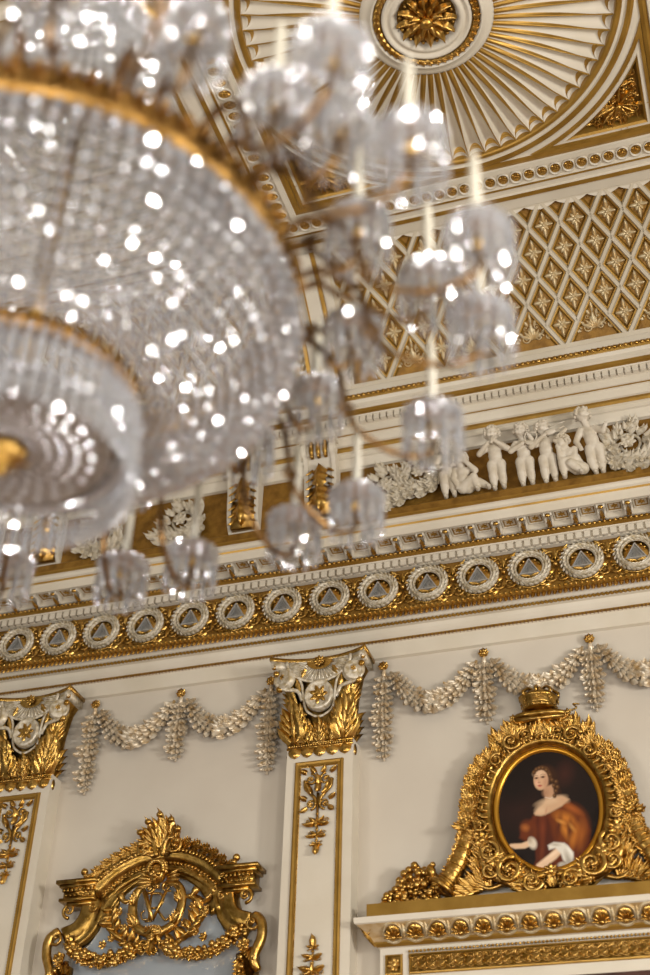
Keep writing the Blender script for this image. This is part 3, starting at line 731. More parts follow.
fl = MB(); _l = leaf(.155, .078, 3, .25, 9, .35, .35, .2)
for k in range(12): fl.add(_l, X((0, 0, 0), 2 * pi * k / 12) @ X((0, .045, .0)))
_l = leaf(.1, .06, 2, .45, 7, .35, .4, .15)
for k in range(8): fl.add(_l, X((0, 0, .02), 2 * pi * (k + .5) / 8) @ X((0, .02, .0)))
fl.add(sphere(.045, 10, 7, (1, 1, .8)), X((0, 0, .05)))
for k in range(12): fl.add(sphere(.012, 6, 4), X((.17 * cos(k * pi / 6 + .26), .17 * sin(k * pi / 6 + .26), .01)))
MB().add(fl, X((CX, CY, H - .045), rz=.1) @ CB).build('central_flower', GOLD, sb)

def spandrel(qx, qy, lab):
    t = thing('gilt_spandrel', lab, 'ornament', (CX + qx * 1.15, CY + qy * 1.15, H), 'corner spandrels around the ceiling rose')
    def loop(d, w):
        c = 1.30 - d; r = 1.365 + d; pts = []
        a0 = math.acos(min(1, c / r)); a1 = pi / 2 - a0
        for i in range(13): a = a0 + (a1 - a0) * i / 12; pts.append((r * cos(a), r * sin(a)))
        for i in range(1, 7): pts.append((pts[12][0] + (c - pts[12][0]) * i / 6, c))
        y1 = pts[0][1]
        for i in range(1, 6): pts.append((c, c + (y1 - c) * i / 6))
        return [(CX + qx * x, CY + qy * y, H - w) for x, y in pts]
    m = MB(); L = [(0, .0), (.004, .016), (.026, .016), (.03, .004), (.05, .004), (.055, .012), (.07, .0), (.085, -.05)]; mi_ = [1, 1, 1, 0, 0, 1, 1]
    for j in range(len(L) - 1):
        A, B = loop(*L[j]), loop(*L[j + 1]); n = len(A); m.raw(A + B, [(i, (i + 1) % n, n + (i + 1) % n, n + i) for i in range(n)], mi_[j])
    A = loop(*L[-1]); m.raw(A, [tuple(range(len(A)))], 2)
    m.build('spandrel_frame', [PLASTER, OCHRE, OCHD], t, smooth=False)
    g = MB(); rs = random.Random(31)
    A2 = leaf(.17, .075, 4, .4, 9, .4, .5); A3 = leaf(.11, .05, 3, .45, 7, .4, .5); c0 = np.array((1.06, 1.06))
    def put(P, u, v, a, k, w=.01): g.add(P, Matrix.Translation((CX + qx * u, CY + qy * v, H + .045)) @ CB @ Matrix.Diagonal((qx, -qy, 1, 1)) @ X((0, 0, w), a, s=k))
    for k, a in enumerate((-2.2, -1.7, -1.2, -.7, -.25, .25, .7, 1.2, 1.7, 2.2)): put(A2, 1.07 + .0, 1.07, -pi / 4 + a, (1.0, 1.0, .75, .7, .75, .75, .7, .75, 1.0, 1.0)[k])
    for q in range(420):
        u, v = rs.uniform(.55, 1.2), rs.uniform(.55, 1.2)
        if hypot(u, v) < 1.45 or max(u, v) > 1.19: continue
        put(A3, u, v, rs.uniform(0, 6.3), rs.uniform(.55, .9)); 
        if q % 2: put(spiral(.028, 1.4, .15, .24, rs.uniform(0, 6), 1 if q % 4 else -1), u, v, 0, 1, .02)
    put(sphere(.03, 8, 6), 1.07, 1.07, 0, 1, .05)
    g.build('gilt_anthemion', GOLD, t)
spandrel(1, 1, 'triangular gilt spandrel with leaf fan, in the corner right of the sunburst')
spandrel(-1, 1, 'triangular gilt spandrel with leaf fan, behind the candles left of the sunburst')
spandrel(1, -1, 'triangular gilt spandrel with leaf fan, corner away from the wall beyond the sunburst')
spandrel(-1, -1, 'triangular gilt spandrel with leaf fan, corner away from the wall and over the chandelier')

# ceiling strips towards the left: fluted flat panel, and plain strips
lp = thing('trim_10', None, None, (-3.4, -3.1, H), kind='structure')
m = MB()
xr = CX - 1.74            # -2.87
y0, y1 = -4.7, -1.45
def zbar(x0, x1, w, mi_): m.box((x0, y0, H - w), (x1, y1, H + .12), mi_)
zbar(xr - .03, xr, .01, 0); zbar(xr - .06, xr - .03, .03, 1); zbar(xr - .10, xr - .06, .015, 0); zbar(xr - .2, xr - .10, -.01, 1); zbar(xr - .215, xr - .2, .01, 1)
NFL = 24
for i in range(NFL):
    ya = y0 + (y1 - y0) * i / NFL; yb = y0 + (y1 - y0) * (i + 1) / NFL; n = 6; V = []; F = []
    for j in range(n + 1):
        c = abs(j / n - .5) * 2; z = H + .045 * (1 - c * c) - .0
        y = ya + (yb - ya) * j / n; xe = xr - .215 - .05 * (j / n)
        V += [(-5.2, y, z), (xe, y, z), (xr - .2, y, H + .0)]
    for j in range(n): F += [(3 * j, 3 * j + 1, 3 * j + 4, 3 * j + 3)]
    m.raw(V, F, 0)
    m.raw([V[3 * j + 1] for j in range(n + 1)] + [(xr - .2, ya + (yb - ya) * j / n, H - .0) for j in range(n + 1)], [(j, j + 1, n + 2 + j, n + 1 + j) for j in range(n)], 1)
    m.raw([(-5.2, yb - .004, H - .004), (xr - .24, yb - .004, H - .004), (xr - .24, yb + .004, H - .004), (-5.2, yb + .004, H - .004)], [(0, 1, 2, 3)], 1)
m.build('fluted_panel', [PLASTER, OCHRE], lp, smooth=False)
# band continuing along the cove head left and right of the square
m = MB()
for (xa, xb) in ((-7.2, CX - 1.74), (CX + 1.74, XR)):
    prev = None
    pts = [(1.385, .02), (1.47, .02), (1.475, .035), (1.51, .03), (1.515, .012), (1.56, .012), (1.565, .022), (1.59, .02), (1.6, 0), (1.7, 0)]
    mm = [0, 1, 1, 0, 0, 1, 1, 0, 0]
    for j in range(9):
        a, b = pts[j], pts[j + 1]
        m.raw([(xa, -a[0], H - a[1]), (xb, -a[0], H - a[1]), (xb, -b[0], H - b[1]), (xa, -b[0], H - b[1])], [(0, 1, 2, 3)], mm[j])
m.build('cove_head_band', [PLASTER, OCHRE], lp, smooth=False)

# ------------------------------------------------------------------ pilasters
PW = .475; PD = .15
def arabesque(m, mi=0):
    """gilt panel ornament, hanging from v=0 down to about -.56"""
    s_leaf = leaf(.085, .048, 2, .4, 6, .4, .5); t_leaf = leaf(.06, .04, 1, .35, 5, .4, .5)
    for s in (1, -1):
        m.add(spiral(.04, 1.5, .15, .24, start=pi * .5 if s > 0 else pi * .5, hand=s), X((s * .05, -.065, .01)))
        m.add(spiral(.036, 1.5, .15, .24, start=-pi * .5, hand=-s), X((s * .046, -.235, .01)))
        p = path([(s * .088, -.07, .01), (s * .085, -.12, .012), (s * .05, -.16, .012), (s * .018, -.2, .012), (s * .015, -.24, .01)], 5); m.add(tube(p, [.015, .015] + [.012] * (len(p) - 2), 6))
        m.add(flower(.02, 6, .35), X((s * .05, -.065, .015))); m.add(flower(.018, 6, .35), X((s * .046, -.235, .015)))
        m.add(s_leaf, X((s * .075, -.11, .012), s * 2.6)); m.add(s_leaf, X((s * .04, -.165, .012), -s * .5)); m.add(t_leaf, X((s * .075, -.02, .01), -s * 1.1)); m.add(t_leaf, X((s * .02, -.025, .01), -s * .6))
        m.add(t_leaf, X((s * .07, -.25, .01), -s * 2.3)); m.add(t_leaf, X((s * .07, -.2, .01), -s * 1.2))
        for v, k in ((-.36, 1.1), (-.44, .85), (-.5, .55)):
            m.add(s_leaf, X((0, v, .01), -s * 1.75, s=k)); m.add(s_leaf, X((0, v, .01), -s * 1.0, s=k * .7)); m.add(spiral(.015 * k, 1.2, .2, .25, hand=s), X((s * .055 * k, v + .015, .01)))
    m.add(t_leaf, X((0, -.11, .012), 0, s=1.3)); m.add(t_leaf, X((0, -.09, .012), pi, s=1.3))
    m.add(tube([(0, -.16, .008), (0, -.4, .008), (0, -.56, .006)], [.01, .007, .004], 6))
    for v in (-.3, -.33, -.37, -.405, -.45, -.475, -.51, -.535): m.add(sphere(.012, 7, 5, (1, .8, .8)), X((0, v, .012)))
    m.add(s_leaf, X((0, -.33, .014), pi, s=.9)); m.add(t_leaf, X((0, -.5, .014), pi, s=1.3))
def make_capital():
    w = MB(); g = MB(); s = MB()          # white parts, gold parts
    hw = PW / 2
    # bell
    bell = [(-.0, .0), (.0, .05), (.004, .2), (.02, .42), (.055, .6), (.1, .68)]
    for j in range(len(bell) - 1):
        a, b = bell[j], bell[j + 1]; V = []
        for q, v in (a, b): V += [(-hw - q, v, -PD + .0), (-hw - q, v, q + .0), (hw + q, v, q + .0), (hw + q, v, -PD)]
        g.raw(V, [(0, 1, 5, 4), (1, 2, 6, 5), (2, 3, 7, 6)], 1)
    # abacus with concave front: arc between the horns
    for v0, v1, mi, ex in ((.66, .715, 0, 0), (.715, .745, 1, .012)):
        V = []; n = 12
        for v in (v0, v1):
            for i in range(n + 1):
                u = (-1 + 2 * i / n); V.append((u * (hw + .125 + ex), v, .135 * abs(u) ** 2.2 + .04 + ex))
            V += [(hw + .125 + ex, v, -PD), (-hw - .125 - ex, v, -PD)]
        k = n + 3; (w if mi == 0 else g).raw(V, [(i, (i + 1) % k, k + (i + 1) % k, k + i) for i in range(k)] + [tuple(range(k))[::-1], tuple(range(k, 2 * k))], 0)
    # winged fan (lunette) hanging from the abacus
    n = 22; V = [(0, .70, .075)]
    for i in range(n + 1):
        a = pi * i / n; r = 1 + .0; V.append((-cos(a) * .235, .70 - sin(a) * .16, .07 + .03 * abs(cos(a)) + (.018 if i % 2 else 0)))
    w.raw(V, [(0, i + 1, i + 2) for i in range(n)])
    for i in range(n + 1):
        a = pi * i / n; w.add(tube([(-cos(a) * .08, .7 - sin(a) * .055, .09), (-cos(a) * .235, .70 - sin(a) * .16, .092 + .02 * abs(cos(a)))], [.004, .007], 5))
    w.add(tube([(-cos(pi * i / 20) * .25, .705 - sin(pi * i / 20) * .175, .08 + .05 * abs(cos(pi * i / 20)) ** 2) for i in range(21)], .013, 6))
    V = [(0, .70, .1)]
    for i in range(13): a = pi * i / 12; V.append((-cos(a) * .1, .70 - sin(a) * .075, .098))
    g.raw(V, [(0, i + 1, i + 2) for i in range(12)])
    g.add(flower(.048, 8, .3, .6, .2), X((0, .69, .115))); 
    # volutes
    for sg in (1, -1):
        cx = sg * (hw + .03)
        w.add(lathe([(.0, .05), (.02, .045), (.03, .03), (.05, .036), (.06, .03), (.075, .034), (.082, .02), (.082, -.03)], 20), X((cx, .575, .1), s=1) @ Matrix.Rotation(sg * .45, 4, 'Y'))
        g.add(flower(.026, 6, .35, .6), X((cx + sg * .01, .575, .155), ry=sg * .45))
        w.add(tube(path([(sg * (hw + .085), .64, .09), (sg * (hw + .10), .55, .10), (sg * (hw + .03), .49, .1), (sg * .17, .47, .08), (sg * .13, .39, .07)], 5), .016, 6))
        w.add(tube(path([(sg * (hw - .04), .62, .1), (sg * .14, .53, .09), (sg * .125, .45, .085), (sg * .105, .32, .06), (sg * .04, .26, .06), (0, .25, .06)], 5), .010, 6))
        g.add(leaf(.1, .06, 3, .4, 7), X((sg * .15, .56, .09), sg * .5)); g.add(leaf(.13, .05, 3, .4, 7), X((sg * .15, .45, .075), -sg * .25)); g.add(leaf(.09, .05, 3, .4, 7), X((sg * .09, .27, .06), -sg * 1.2))
    # medallion
    w.add(lathe([(0, .05), (.075, .05), (.082, .062), (.092, .062), (.098, .05), (.1, .0)], 28), X((0, .415, .045), s=1.12, sy=1.12))
    g.add(flower(.078, 7, .28, .62, .3, True), X((0, .415, .09), .3, sy=1.1))
    # acanthus leaves
    big = acanthus(.36, .16, .22, 4); med = acanthus(.24, .12, .28, 3)
    for u, v, a, k in ((-.185, .06, .07, 1.0), (.185, .06, -.07, 1.0)):
        g.add(big, X((u, v, .01), a, s=k)); g.add(med, X((u, v, .035), a, s=.95)); g.add(tube([(u, v, .05), (u, v + .2, .075), (u, v + .3, .11)], [.02, .014, .01], 6))
    for u, k, a in ((-.08, .9, .25), (.08, .9, -.25), (0, .8, 0)): g.add(med, X((u, .06, .012), a, s=k)); g.add(med, X((u, .06, .03), a, s=k * .7))
    for sg in (1, -1):
        side = frame((sg * hw, .06, -.07), (0, 0, -sg), (0, 1, 0), (sg, 0, 0)); g.add(med, side @ X((0, 0, -.02)))
        g.add(big, frame((sg * (hw - .085), .06, -.0), (.7, 0, -sg * .7), (0, 1, 0), (sg * .7, 0, .7)), None)
        g.add(big, frame((sg * (hw - .03), .33, .0), (.7, 0, -sg * .7), (0, 1, 0), (sg * .7, 0, .7)) @ X(s=.7), None)
        g.add(sphere(.03, 8, 6), X((sg * (hw + .07), .5, .09))); g.add(sphere(.026, 8, 6), X((sg * (hw + .095), .62, .12))); g.add(sphere(.022, 8, 6), X((sg * (hw + .11), .67, .14)))
    # astragal rope and hanging scallops
    for i in range(26): g.add(sphere(.013, 6, 4, (.75, 1, 1)), X((-hw + .0 + (i + .5) * PW / 26, .045, .02)))
    for sg in (1, -1):
        for i in range(7): g.add(sphere(.013, 6, 4), X((sg * hw, .045, .01 - i * .022)))
    g.add(MB().box((-hw - .012, .055, -PD), (hw + .012, .068, .022)), None); g.add(MB().box((-hw - .012, .022, -PD), (hw + .012, .034, .022)), None)
    sl = leaf(.085, .1, 1, .08, 7, .16, .95, .0)
    for i in range(5): g.add(sl, X((-hw + (i + .5) * PW / 5, .035, .008), pi))
    for sg in (1, -1): g.add(sl, frame((sg * hw, .035, -.05), (0, 0, sg), (0, -1, 0), (sg, 0, 0)))
    return w.mesh('white_scrollwork', WREATHM), g.mesh('gilt_leafage', [GOLD, GOLDD])
cap_me = make_capital()
def pilaster(xc, label):
    t = thing('pilaster', label, 'pilaster', (xc, 0, -1.6), 'pilasters on the wall')
    hw = PW / 2; b = MB(); ptop = 3.84; pbot = 1.0; ph = .155
    # shaft with recessed face
    P = [(-hw, 0), (-hw, PD), (-hw + .052, PD), (-hw + .052, PD - .0)]
    b.raw([(xc + u, -w, z) for z in (-1.6, 4.0) for u, w in ((-hw, 0), (-hw, PD), (hw, PD), (hw, 0))], [(0, 1, 5, 4), (1, 2, 6, 5), (2, 3, 7, 6)])
    b.build('shaft', PLASTER, t, smooth=False)
    f = MB(); a, c = hw - .085, hw - .085
    loop = [(-a, pbot), (a, pbot), (a, ptop), (-a, ptop)]
    f.add(sweep(loop, [(-.02, 0), (-.018, .012), (-.008, .018), (.004, .012), (.016, .014), (.02, 0)], True), X((xc, -PD, 0)) @ WB)
    f.build('gilt_panel_moulding', OCHRE, t, smooth=False)
    f = MB(); f.add(sweep([(-a + .02, pbot + .02), (a - .02, pbot + .02), (a - .02, ptop - .02), (-a + .02, ptop - .02)], [(-.003, 0), (-.002, .006), (.003, .004), (.004, 0)], True), X((xc, -PD, 0)) @ WB)
    for z in np.arange(2.0, ptop, .02):
        for u in (-a + .02, a - .02): f.add(sphere(.006, 5, 3), X((xc + u, -PD - .004, float(z))))
    f.build('bead_edging', GOLD, t)
    o = MB(); q = MB(); arabesque(q); o.add(q, X((xc, -PD, 3.79), s=1.05) @ WB); o.build('hanging_arabesque', GOLD, t)
    o = MB(); o.add(q, X((xc, -PD, 2.10), s=1.0) @ WB @ Matrix.Rotation(pi, 4, 'Z')); o.build('rising_arabesque', GOLD, t)
    cp = bpy.data.objects.new('capital', None); COL.objects.link(cp); cp.parent = t; cp.location = (0, -PD, 3.935 + 1.6)
    for nm, me in zip(('white_scrollwork', 'gilt_leafage'), cap_me):
        k = obj(nm, me, cp); k.matrix_local = WB @ Matrix.Diagonal((.95, .945, .72, 1))
    return t
pilaster(-2.718, 'cream pilaster with gilt panel and winged capital, between the mirror and the portrait')
pilaster(-5.01, 'cream pilaster with gilt panel and winged capital, cut by the photo\'s edge beside the mirror')
pilaster(.53, 'cream pilaster with gilt panel and winged capital, beyond the portrait, out of view')

# ------------------------------------------------------------------ garlands
def leaves_along(m, pts, rad, step=.04, seed=1, lf=None, up=1):
    rnd = random.Random(seed); P = [np.array(p) for p in pts]; acc = 0; L = [0]
    for i in range(len(P) - 1): L.append(L[-1] + np.linalg.norm(P[i + 1] - P[i]))
    n = int(L[-1] / step)
    for q in range(n):
        s = (q + .5) * L[-1] / n; i = max(j for j in range(len(L) - 1) if L[j] <= s); t = (s - L[i]) / (L[i + 1] - L[i] + 1e-9)
        p = P[i] * (1 - t) + P[i + 1] * t; d = P[i + 1] - P[i]; d /= np.linalg.norm(d); a = atan2(d[1], d[0]) - pi / 2
        r = rad(s / L[-1])
        for k in range(5):
            off = (k - 2) / 2; aa = a - off * .75 + rnd.uniform(-.15, .15)
            nrm = np.array((d[1], -d[0], 0)); c = p + nrm * off * r * .45
            m.add(lf, X((c[0], c[1], r * (.5 - .35 * abs(off)) + rnd.uniform(0, .006)), aa, s=r * rnd.uniform(1.35, 1.9), rx=.3))
        if q % 2 == 0: m.add(sphere(r * .22, 6, 4), X((p[0] + rnd.uniform(-r, r) * .5, p[1] + rnd.uniform(-r, r) * .5, r * .75)))
LFG = leaf(1.0, .55, 1, .5, 6, .5, .4, .05)
def swag(xa, xb, z, label, seed):
    t = thing('leaf_swag', label, 'garland', ((xa + xb) / 2, 0, z - .33), 'gilt leaf swags under the cornice')
    n = 24; pts = []
    for i in range(n + 1):
        u = i / n; x = xa + .05 + (xb - xa - .10) * u; pts.append((x, z - .04 - .285 * (1 - (2 * u - 1) ** 2) , 0))
    m = MB(); half = n // 2
    r = lambda u: .036 + .03 * sin(pi * min(1, max(0, u)) * .5)
    leaves_along(m, pts[:half + 1], r, .044, seed, LFG); leaves_along(m, pts[half:][::-1], r, .044, seed + 5, LFG)
    m.add(tube([(p[0], p[1], .02) for p in pts], [.012 + .02 * sin(pi * i / n) for i in range(n + 1)], 6))
    q = MB().add(m, X((0, -.01, 0)) @ WB); q.build('leaf_cluster', GARL, t)
def drop(x, z, ln, label, seed):
    t = thing('leaf_drop', label, 'garland', (x, 0, z - ln), 'hanging leaf drops with gilt rosettes')
    m = MB(); pts = [(x, z - .04 - (ln - .1) * i / 12, 0) for i in range(13)]
    leaves_along(m, pts, lambda u: (.028 + .03 * sin(pi * (.15 + .75 * u))) * (.8 + .3 * abs(sin(3.2 * pi * u))), .046, seed, LFG)
    m.add(tube([(x, z, .02), (x, z - ln * .5, .03), (x, z - ln + .03, .02)], [.008, .03, .008], 6))
    MB().add(m, X((0, -.0, 0)) @ WB).build('leaf_cluster', GARL, t)
    f = MB().add(flower(.042, 8, .4, .7, .4, True)).add(lathe([(.03, .015), (.034, 0)], 10)); MB().add(f, X((x, -.035, z + .01)) @ WB).build('gilt_rosette', GOLD, t)
    k = MB().add(tube([(x, z, .03), (x, z - .08, .03)], [.014, .02], 6)); MB().add(k, X((0, 0, 0)) @ WB).build('ribbon_knot', GARL, t)
for i, (x, ln, lb) in enumerate(((-2.30, .74, 'long leaf drop with gilt rosette, just beside the middle capital on the portrait side'), (-1.577, .56, 'short leaf drop with gilt rosette, before the portrait\'s crown on the capital side'),
        (-.843, .56, 'short leaf drop with gilt rosette, beyond the portrait\'s crown near the photo\'s edge'), (-.11, .74, 'long leaf drop with gilt rosette, out of view beyond the portrait'),
        (-4.56, .74, 'long leaf drop with gilt rosette, beside the far pilaster at the photo\'s edge'), (-3.86, .56, 'short leaf drop with gilt rosette, centred above the gilt mirror'), (-3.15, .74, 'long leaf drop in shadow, tucked behind the middle capital on the mirror side'))):
    drop(x, 4.575, ln, lb, 20 + i)
for i, (a, b, lb) in enumerate(((-2.30, -1.577, 'leaf swag sagging between the middle capital and the portrait\'s crown'), (-1.577, -.843, 'leaf swag directly above the portrait\'s crown'), (-.843, -.11, 'leaf swag running off the photo\'s edge beyond the crown'),
        (-4.56, -3.86, 'leaf swag above the mirror, on the side of the far pilaster'), (-3.86, -3.14, 'leaf swag above the mirror, on the side of the middle capital'))):
    swag(a, b, 4.575, lb, 50 + i * 3)

# ------------------------------------------------------------------ oval portrait
PX, PZ = -1.207, 3.395
A_, B_ = .318, .388
def oval(a, b, n=72): return [(a * cos(2 * pi * i / n), b * sin(2 * pi * i / n)) for i in range(n)]
pt_ = thing('portrait_painting', 'oval painting of a woman in a rust coloured gown, dark background', 'painting', (PX, -.06, PZ))
def paint():
    nx, ny = 190, 230; W_, H_ = A_ * 1.02, B_ * 1.02
    # picture coordinates: crop pixels of a 650 px square study, centre (332, 330), half size (232, 272)
    gx, gy = np.meshgrid(np.linspace(-1, 1, nx), np.linspace(-1, 1, ny)); ang = 0.0
    px = 332 + gx * 232; py = 334 - gy * 272
    C = np.zeros((ny, nx, 3)); C[:] = srgb(24, 15, 11)
    lin = lambda c: np.array(srgb(*c))
    def blend(al, c):
        nonlocal C
        al = np.clip(al, 0, 1)[..., None]; C = C * (1 - al) + lin(c) * al
    def ell(cx, cy, rx, ry, c, soft=.15, rot=0, op=1):
        dx, dy = px - cx, py - cy; r = radians(rot); x = dx * cos(r) + dy * sin(r); y = -dx * sin(r) + dy * cos(r)
        d = np.sqrt((x / rx) ** 2 + (y / ry) ** 2); blend(op * (1 + soft - d) / (2 * soft), c)
    def poly(P, c, soft=4, op=1):
        inside = np.zeros(px.shape, bool); dist = np.full(px.shape, 1e9); n = len(P)
        for i in range(n):
            x1, y1 = P[i]; x2, y2 = P[(i + 1) % n]
            with np.errstate(divide='ignore', invalid='ignore'):
                cond = ((y1 > py) != (y2 > py)) & (px < (x2 - x1) * (py - y1) / (y2 - y1 + 1e-12) + x1)
            inside ^= cond; L = (x2 - x1) ** 2 + (y2 - y1) ** 2 + 1e-9
            t = np.clip(((px - x1) * (x2 - x1) + (py - y1) * (y2 - y1)) / L, 0, 1)
            dist = np.minimum(dist, np.hypot(px - x1 - t * (x2 - x1), py - y1 - t * (y2 - y1)))
        sd = np.where(inside, dist, -dist); blend(op * (sd + soft) / (2 * soft), c)
    def line(P, w, c, soft=3, op=1):
        dist = np.full(px.shape, 1e9)
        for (x1, y1), (x2, y2) in zip(P[:-1], P[1:]):
            L = (x2 - x1) ** 2 + (y2 - y1) ** 2; t = np.clip(((px - x1) * (x2 - x1) + (py - y1) * (y2 - y1)) / L, 0, 1)
            dist = np.minimum(dist, np.hypot(px - x1 - t * (x2 - x1), py - y1 - t * (y2 - y1)))
        blend(op * (w / 2 + soft - dist) / (2 * soft), c)
    ell(200, 330, 110, 90, (44, 24, 18), .7, 0, .7); ell(440, 190, 90, 110, (38, 24, 18), .8, 0, .6); ell(420, 180, 36, 50, (78, 40, 30), .6, 20, .4)
    ell(180, 240, 60, 50, (24, 16, 12), .6, 0, .7); ell(520, 400, 60, 120, (26, 17, 13), .6)
    # gown
    poly([(262, 360), (240, 390), (205, 420), (192, 455), (215, 470), (262, 480), (262, 560), (240, 600), (450, 600), (500, 540), (512, 450), (490, 380), (430, 315), (395, 330), (330, 358), (285, 362)], (96, 42, 18), 7)
    poly([(275, 370), (320, 366), (345, 420), (350, 500), (330, 590), (262, 590), (270, 470)], (78, 32, 16), 8)
    ell(235, 420, 34, 40, (104, 48, 20), .35, -20); ell(222, 412, 18, 14, (176, 104, 48), .6, 30, .6); ell(245, 440, 12, 26, (88, 40, 20), .6, 20, .7)
    ell(425, 420, 76, 92, (112, 54, 18), .3, -10); ell(408, 385, 50, 22, (186, 112, 40), .6, 25, .8); ell(400, 440, 16, 52, (196, 122, 44), .6, -25, .7)
    ell(440, 470, 14, 56, (182, 108, 38), .6, 20, .7); ell(465, 400, 14, 40, (100, 48, 20), .6, -30, .8); ell(420, 440, 10, 46, (92, 44, 18), .6, 10, .8); ell(372, 420, 12, 52, (84, 38, 18), .6, 15, .8)
    ell(470, 470, 20, 60, (160, 90, 32), .6, 10, .6); ell(440, 345, 44, 14, (158, 84, 34), .6, 35, .8); ell(385, 400, 20, 8, (216, 146, 66), .6, 30, .6); ell(432, 430, 22, 8, (214, 148, 66), .6, 60, .5)
    ell(300, 420, 14, 50, (124, 58, 30), .7, 5, .6); ell(318, 500, 12, 60, (72, 32, 18), .7, 5, .7); ell(290, 520, 10, 50, (120, 58, 28), .7, 10, .5)
    # hair behind
    ell(332, 190, 52, 58, (58, 34, 20), .2); ell(372, 235, 20, 46, (50, 30, 18), .25, -8); ell(368, 272, 12, 20, (66, 40, 24), .3); ell(390, 270, 9, 22, (48, 28, 18), .3)
    # shoulders, chest, neck
    poly([(266, 350), (290, 326), (325, 300), (365, 284), (398, 284), (430, 302), (395, 330), (335, 356), (298, 364), (272, 360)], (200, 162, 126), 5)
    poly([(318, 235), (360, 225), (366, 290), (322, 300)], (184, 142, 108), 5)
    ell(345, 300, 60, 16, (210, 176, 140), .5, -10, .8); ell(300, 340, 26, 20, (212, 178, 142), .5, 0, .8); ell(322, 345, 5, 16, (190, 144, 112), .6, 15, .7); ell(325, 262, 14, 16, (168, 124, 94), .6, 0, .7); ell(400, 300, 26, 14, (198, 158, 122), .6, 20, .7)
    line([(322, 282), (345, 290), (368, 280)], 2, (230, 220, 205), 1.5, .7)
    # head
    ell(308, 198, 33, 48, (204, 162, 126), .1, 6); ell(302, 168, 26, 18, (216, 180, 146), .4, 0, .8); ell(330, 212, 12, 32, (186, 140, 108), .5, 8, .7); ell(290, 212, 9, 12, (224, 172, 142), .5, 0, .7)
    ell(288, 188, 9, 4.5, (120, 82, 60), .5); ell(318, 186, 10, 5, (112, 76, 56), .5); ell(289, 189, 4, 3, (42, 26, 18), .4); ell(319, 187, 4.5, 3, (40, 26, 18), .4)
    line([(279, 178), (288, 175), (296, 178)], 2, (92, 62, 42), 1.5, .8); line([(308, 176), (319, 172), (330, 177)], 2, (92, 62, 42), 1.5, .8)
    line([(301, 184), (298, 200), (296, 208)], 2.5, (188, 142, 110), 2, .7); ell(299, 210, 7, 3.5, (176, 126, 98), .5, 0, .8); ell(302, 225, 10, 3.6, (166, 74, 62), .4, 0, .9); ell(303, 230, 8, 2.5, (190, 112, 92), .5, 0, .7); ell(304, 241, 9, 4, (198, 154, 120), .6, 0, .6)
    # hair front, curls
    poly([(276, 180), (274, 158), (288, 140), (316, 132), (342, 142), (356, 170), (362, 215), (350, 205), (338, 165), (318, 150), (296, 150), (284, 162)], (92, 60, 34), 4)
    for c in ((352, 180), (360, 205), (366, 232), (374, 258), (365, 280), (382, 240), (378, 215), (280, 160), (292, 148), (306, 143), (322, 144), (338, 155)):
        ell(c[0], c[1], 9, 10, (78, 50, 28), .4); ell(c[0] - 2, c[1] - 2, 4, 4, (142, 102, 62), .7, 0, .6)
    # forearms and lace
    poly([(142, 488), (150, 478), (200, 480), (236, 470), (250, 492), (215, 504), (170, 502)], (218, 182, 146), 4); ell(250, 484, 18, 26, (212, 198, 176), .35, -15); ell(240, 470, 10, 14, (176, 158, 134), .5, 0, .7)
    poly([(252, 600), (262, 578), (320, 540), (362, 508), (386, 530), (350, 562), (295, 596)], (224, 188, 152), 5); ell(340, 540, 40, 8, (238, 208, 174), .6, -32, .7)
    poly([(318, 500), (345, 488), (392, 496), (428, 540), (425, 580), (398, 596), (380, 570), (372, 540), (350, 515), (322, 520)], (220, 212, 196), 5)
    ell(400, 560, 10, 28, (176, 166, 148), .6, -15, .8); ell(412, 530, 6, 24, (238, 232, 218), .6, -25, .8); ell(352, 500, 20, 6, (182, 170, 150), .6, 10, .8); ell(376, 590, 20, 12, (196, 186, 168), .4)
    V = []; F = []
    V = np.stack([gx * W_, gy * H_, gx * 0], -1).reshape(-1, 3); rr2 = (gx ** 2 + gy ** 2).reshape(-1)
    for j in range(ny - 1):
        for i in range(nx - 1):
            a = j * nx + i
            if rr2[a] < 1.0: F.append((a, a + 1, a + nx + 1, a + nx))
    m = MB().raw(V, F); A = np.array(WB); V2 = m.verts() @ A[:3, :3].T; m.V = [V2]
    me = m.mesh('painted_canvas', PAINTM)
    ca = me.color_attributes.new('paint', 'FLOAT_COLOR', 'POINT'); ca.data.foreach_set('color', np.concatenate([C.reshape(-1, 3), np.ones((nx * ny, 1))], 1).astype(np.float32).ravel())
    return me
PAINTM, _nt, _b = new_mat('oil_paint'); _b.inputs['Roughness'].default_value = .55; _b.inputs['Specular IOR Level'].default_value = .25
_at = _nt.nodes.new('ShaderNodeAttribute'); _at.attribute_name = 'paint'; _nt.links.new(_at.outputs['Color'], _b.inputs['Base Color'])
obj('painted_canvas', paint(), pt_)

pfm = thing('oval_frame', 'ornate carved gilt oval frame crowned with a small crown, around the portrait', 'picture frame', (PX, 0, PZ - .5))
fb = X((PX, 0, PZ)) @ WB
m = MB()
m.add(sweep(oval(A_ + .01, B_ + .01), [(.012, .06), (.006, .07), (-.006, .077), (-.018, .076), (-.024, .07)], True))
MB().add(m, fb).build('inner_slip', mat('slip_gold', srgb(196, 140, 44), srgb(206, 152, 56), .9, .3, 5), pfm)
m = MB()
m.add(sweep(oval(A_ + .045, B_ + .045), [(.01, .075), (-.0, .1), (-.02, .115), (-.045, .11), (-.06, .1), (-.062, .11), (-.075, .112), (-.085, .09), (-.10, .05), (-.11, .0)], True))
MB().add(m, fb).build('frame_moulding', GOLDD, pfm)
m = MB(); lfo = leaf(.058, .03, 1, .35, 6, .6, .6, .0)
m.add(lathe([(1, 0)], 3)) if False else None
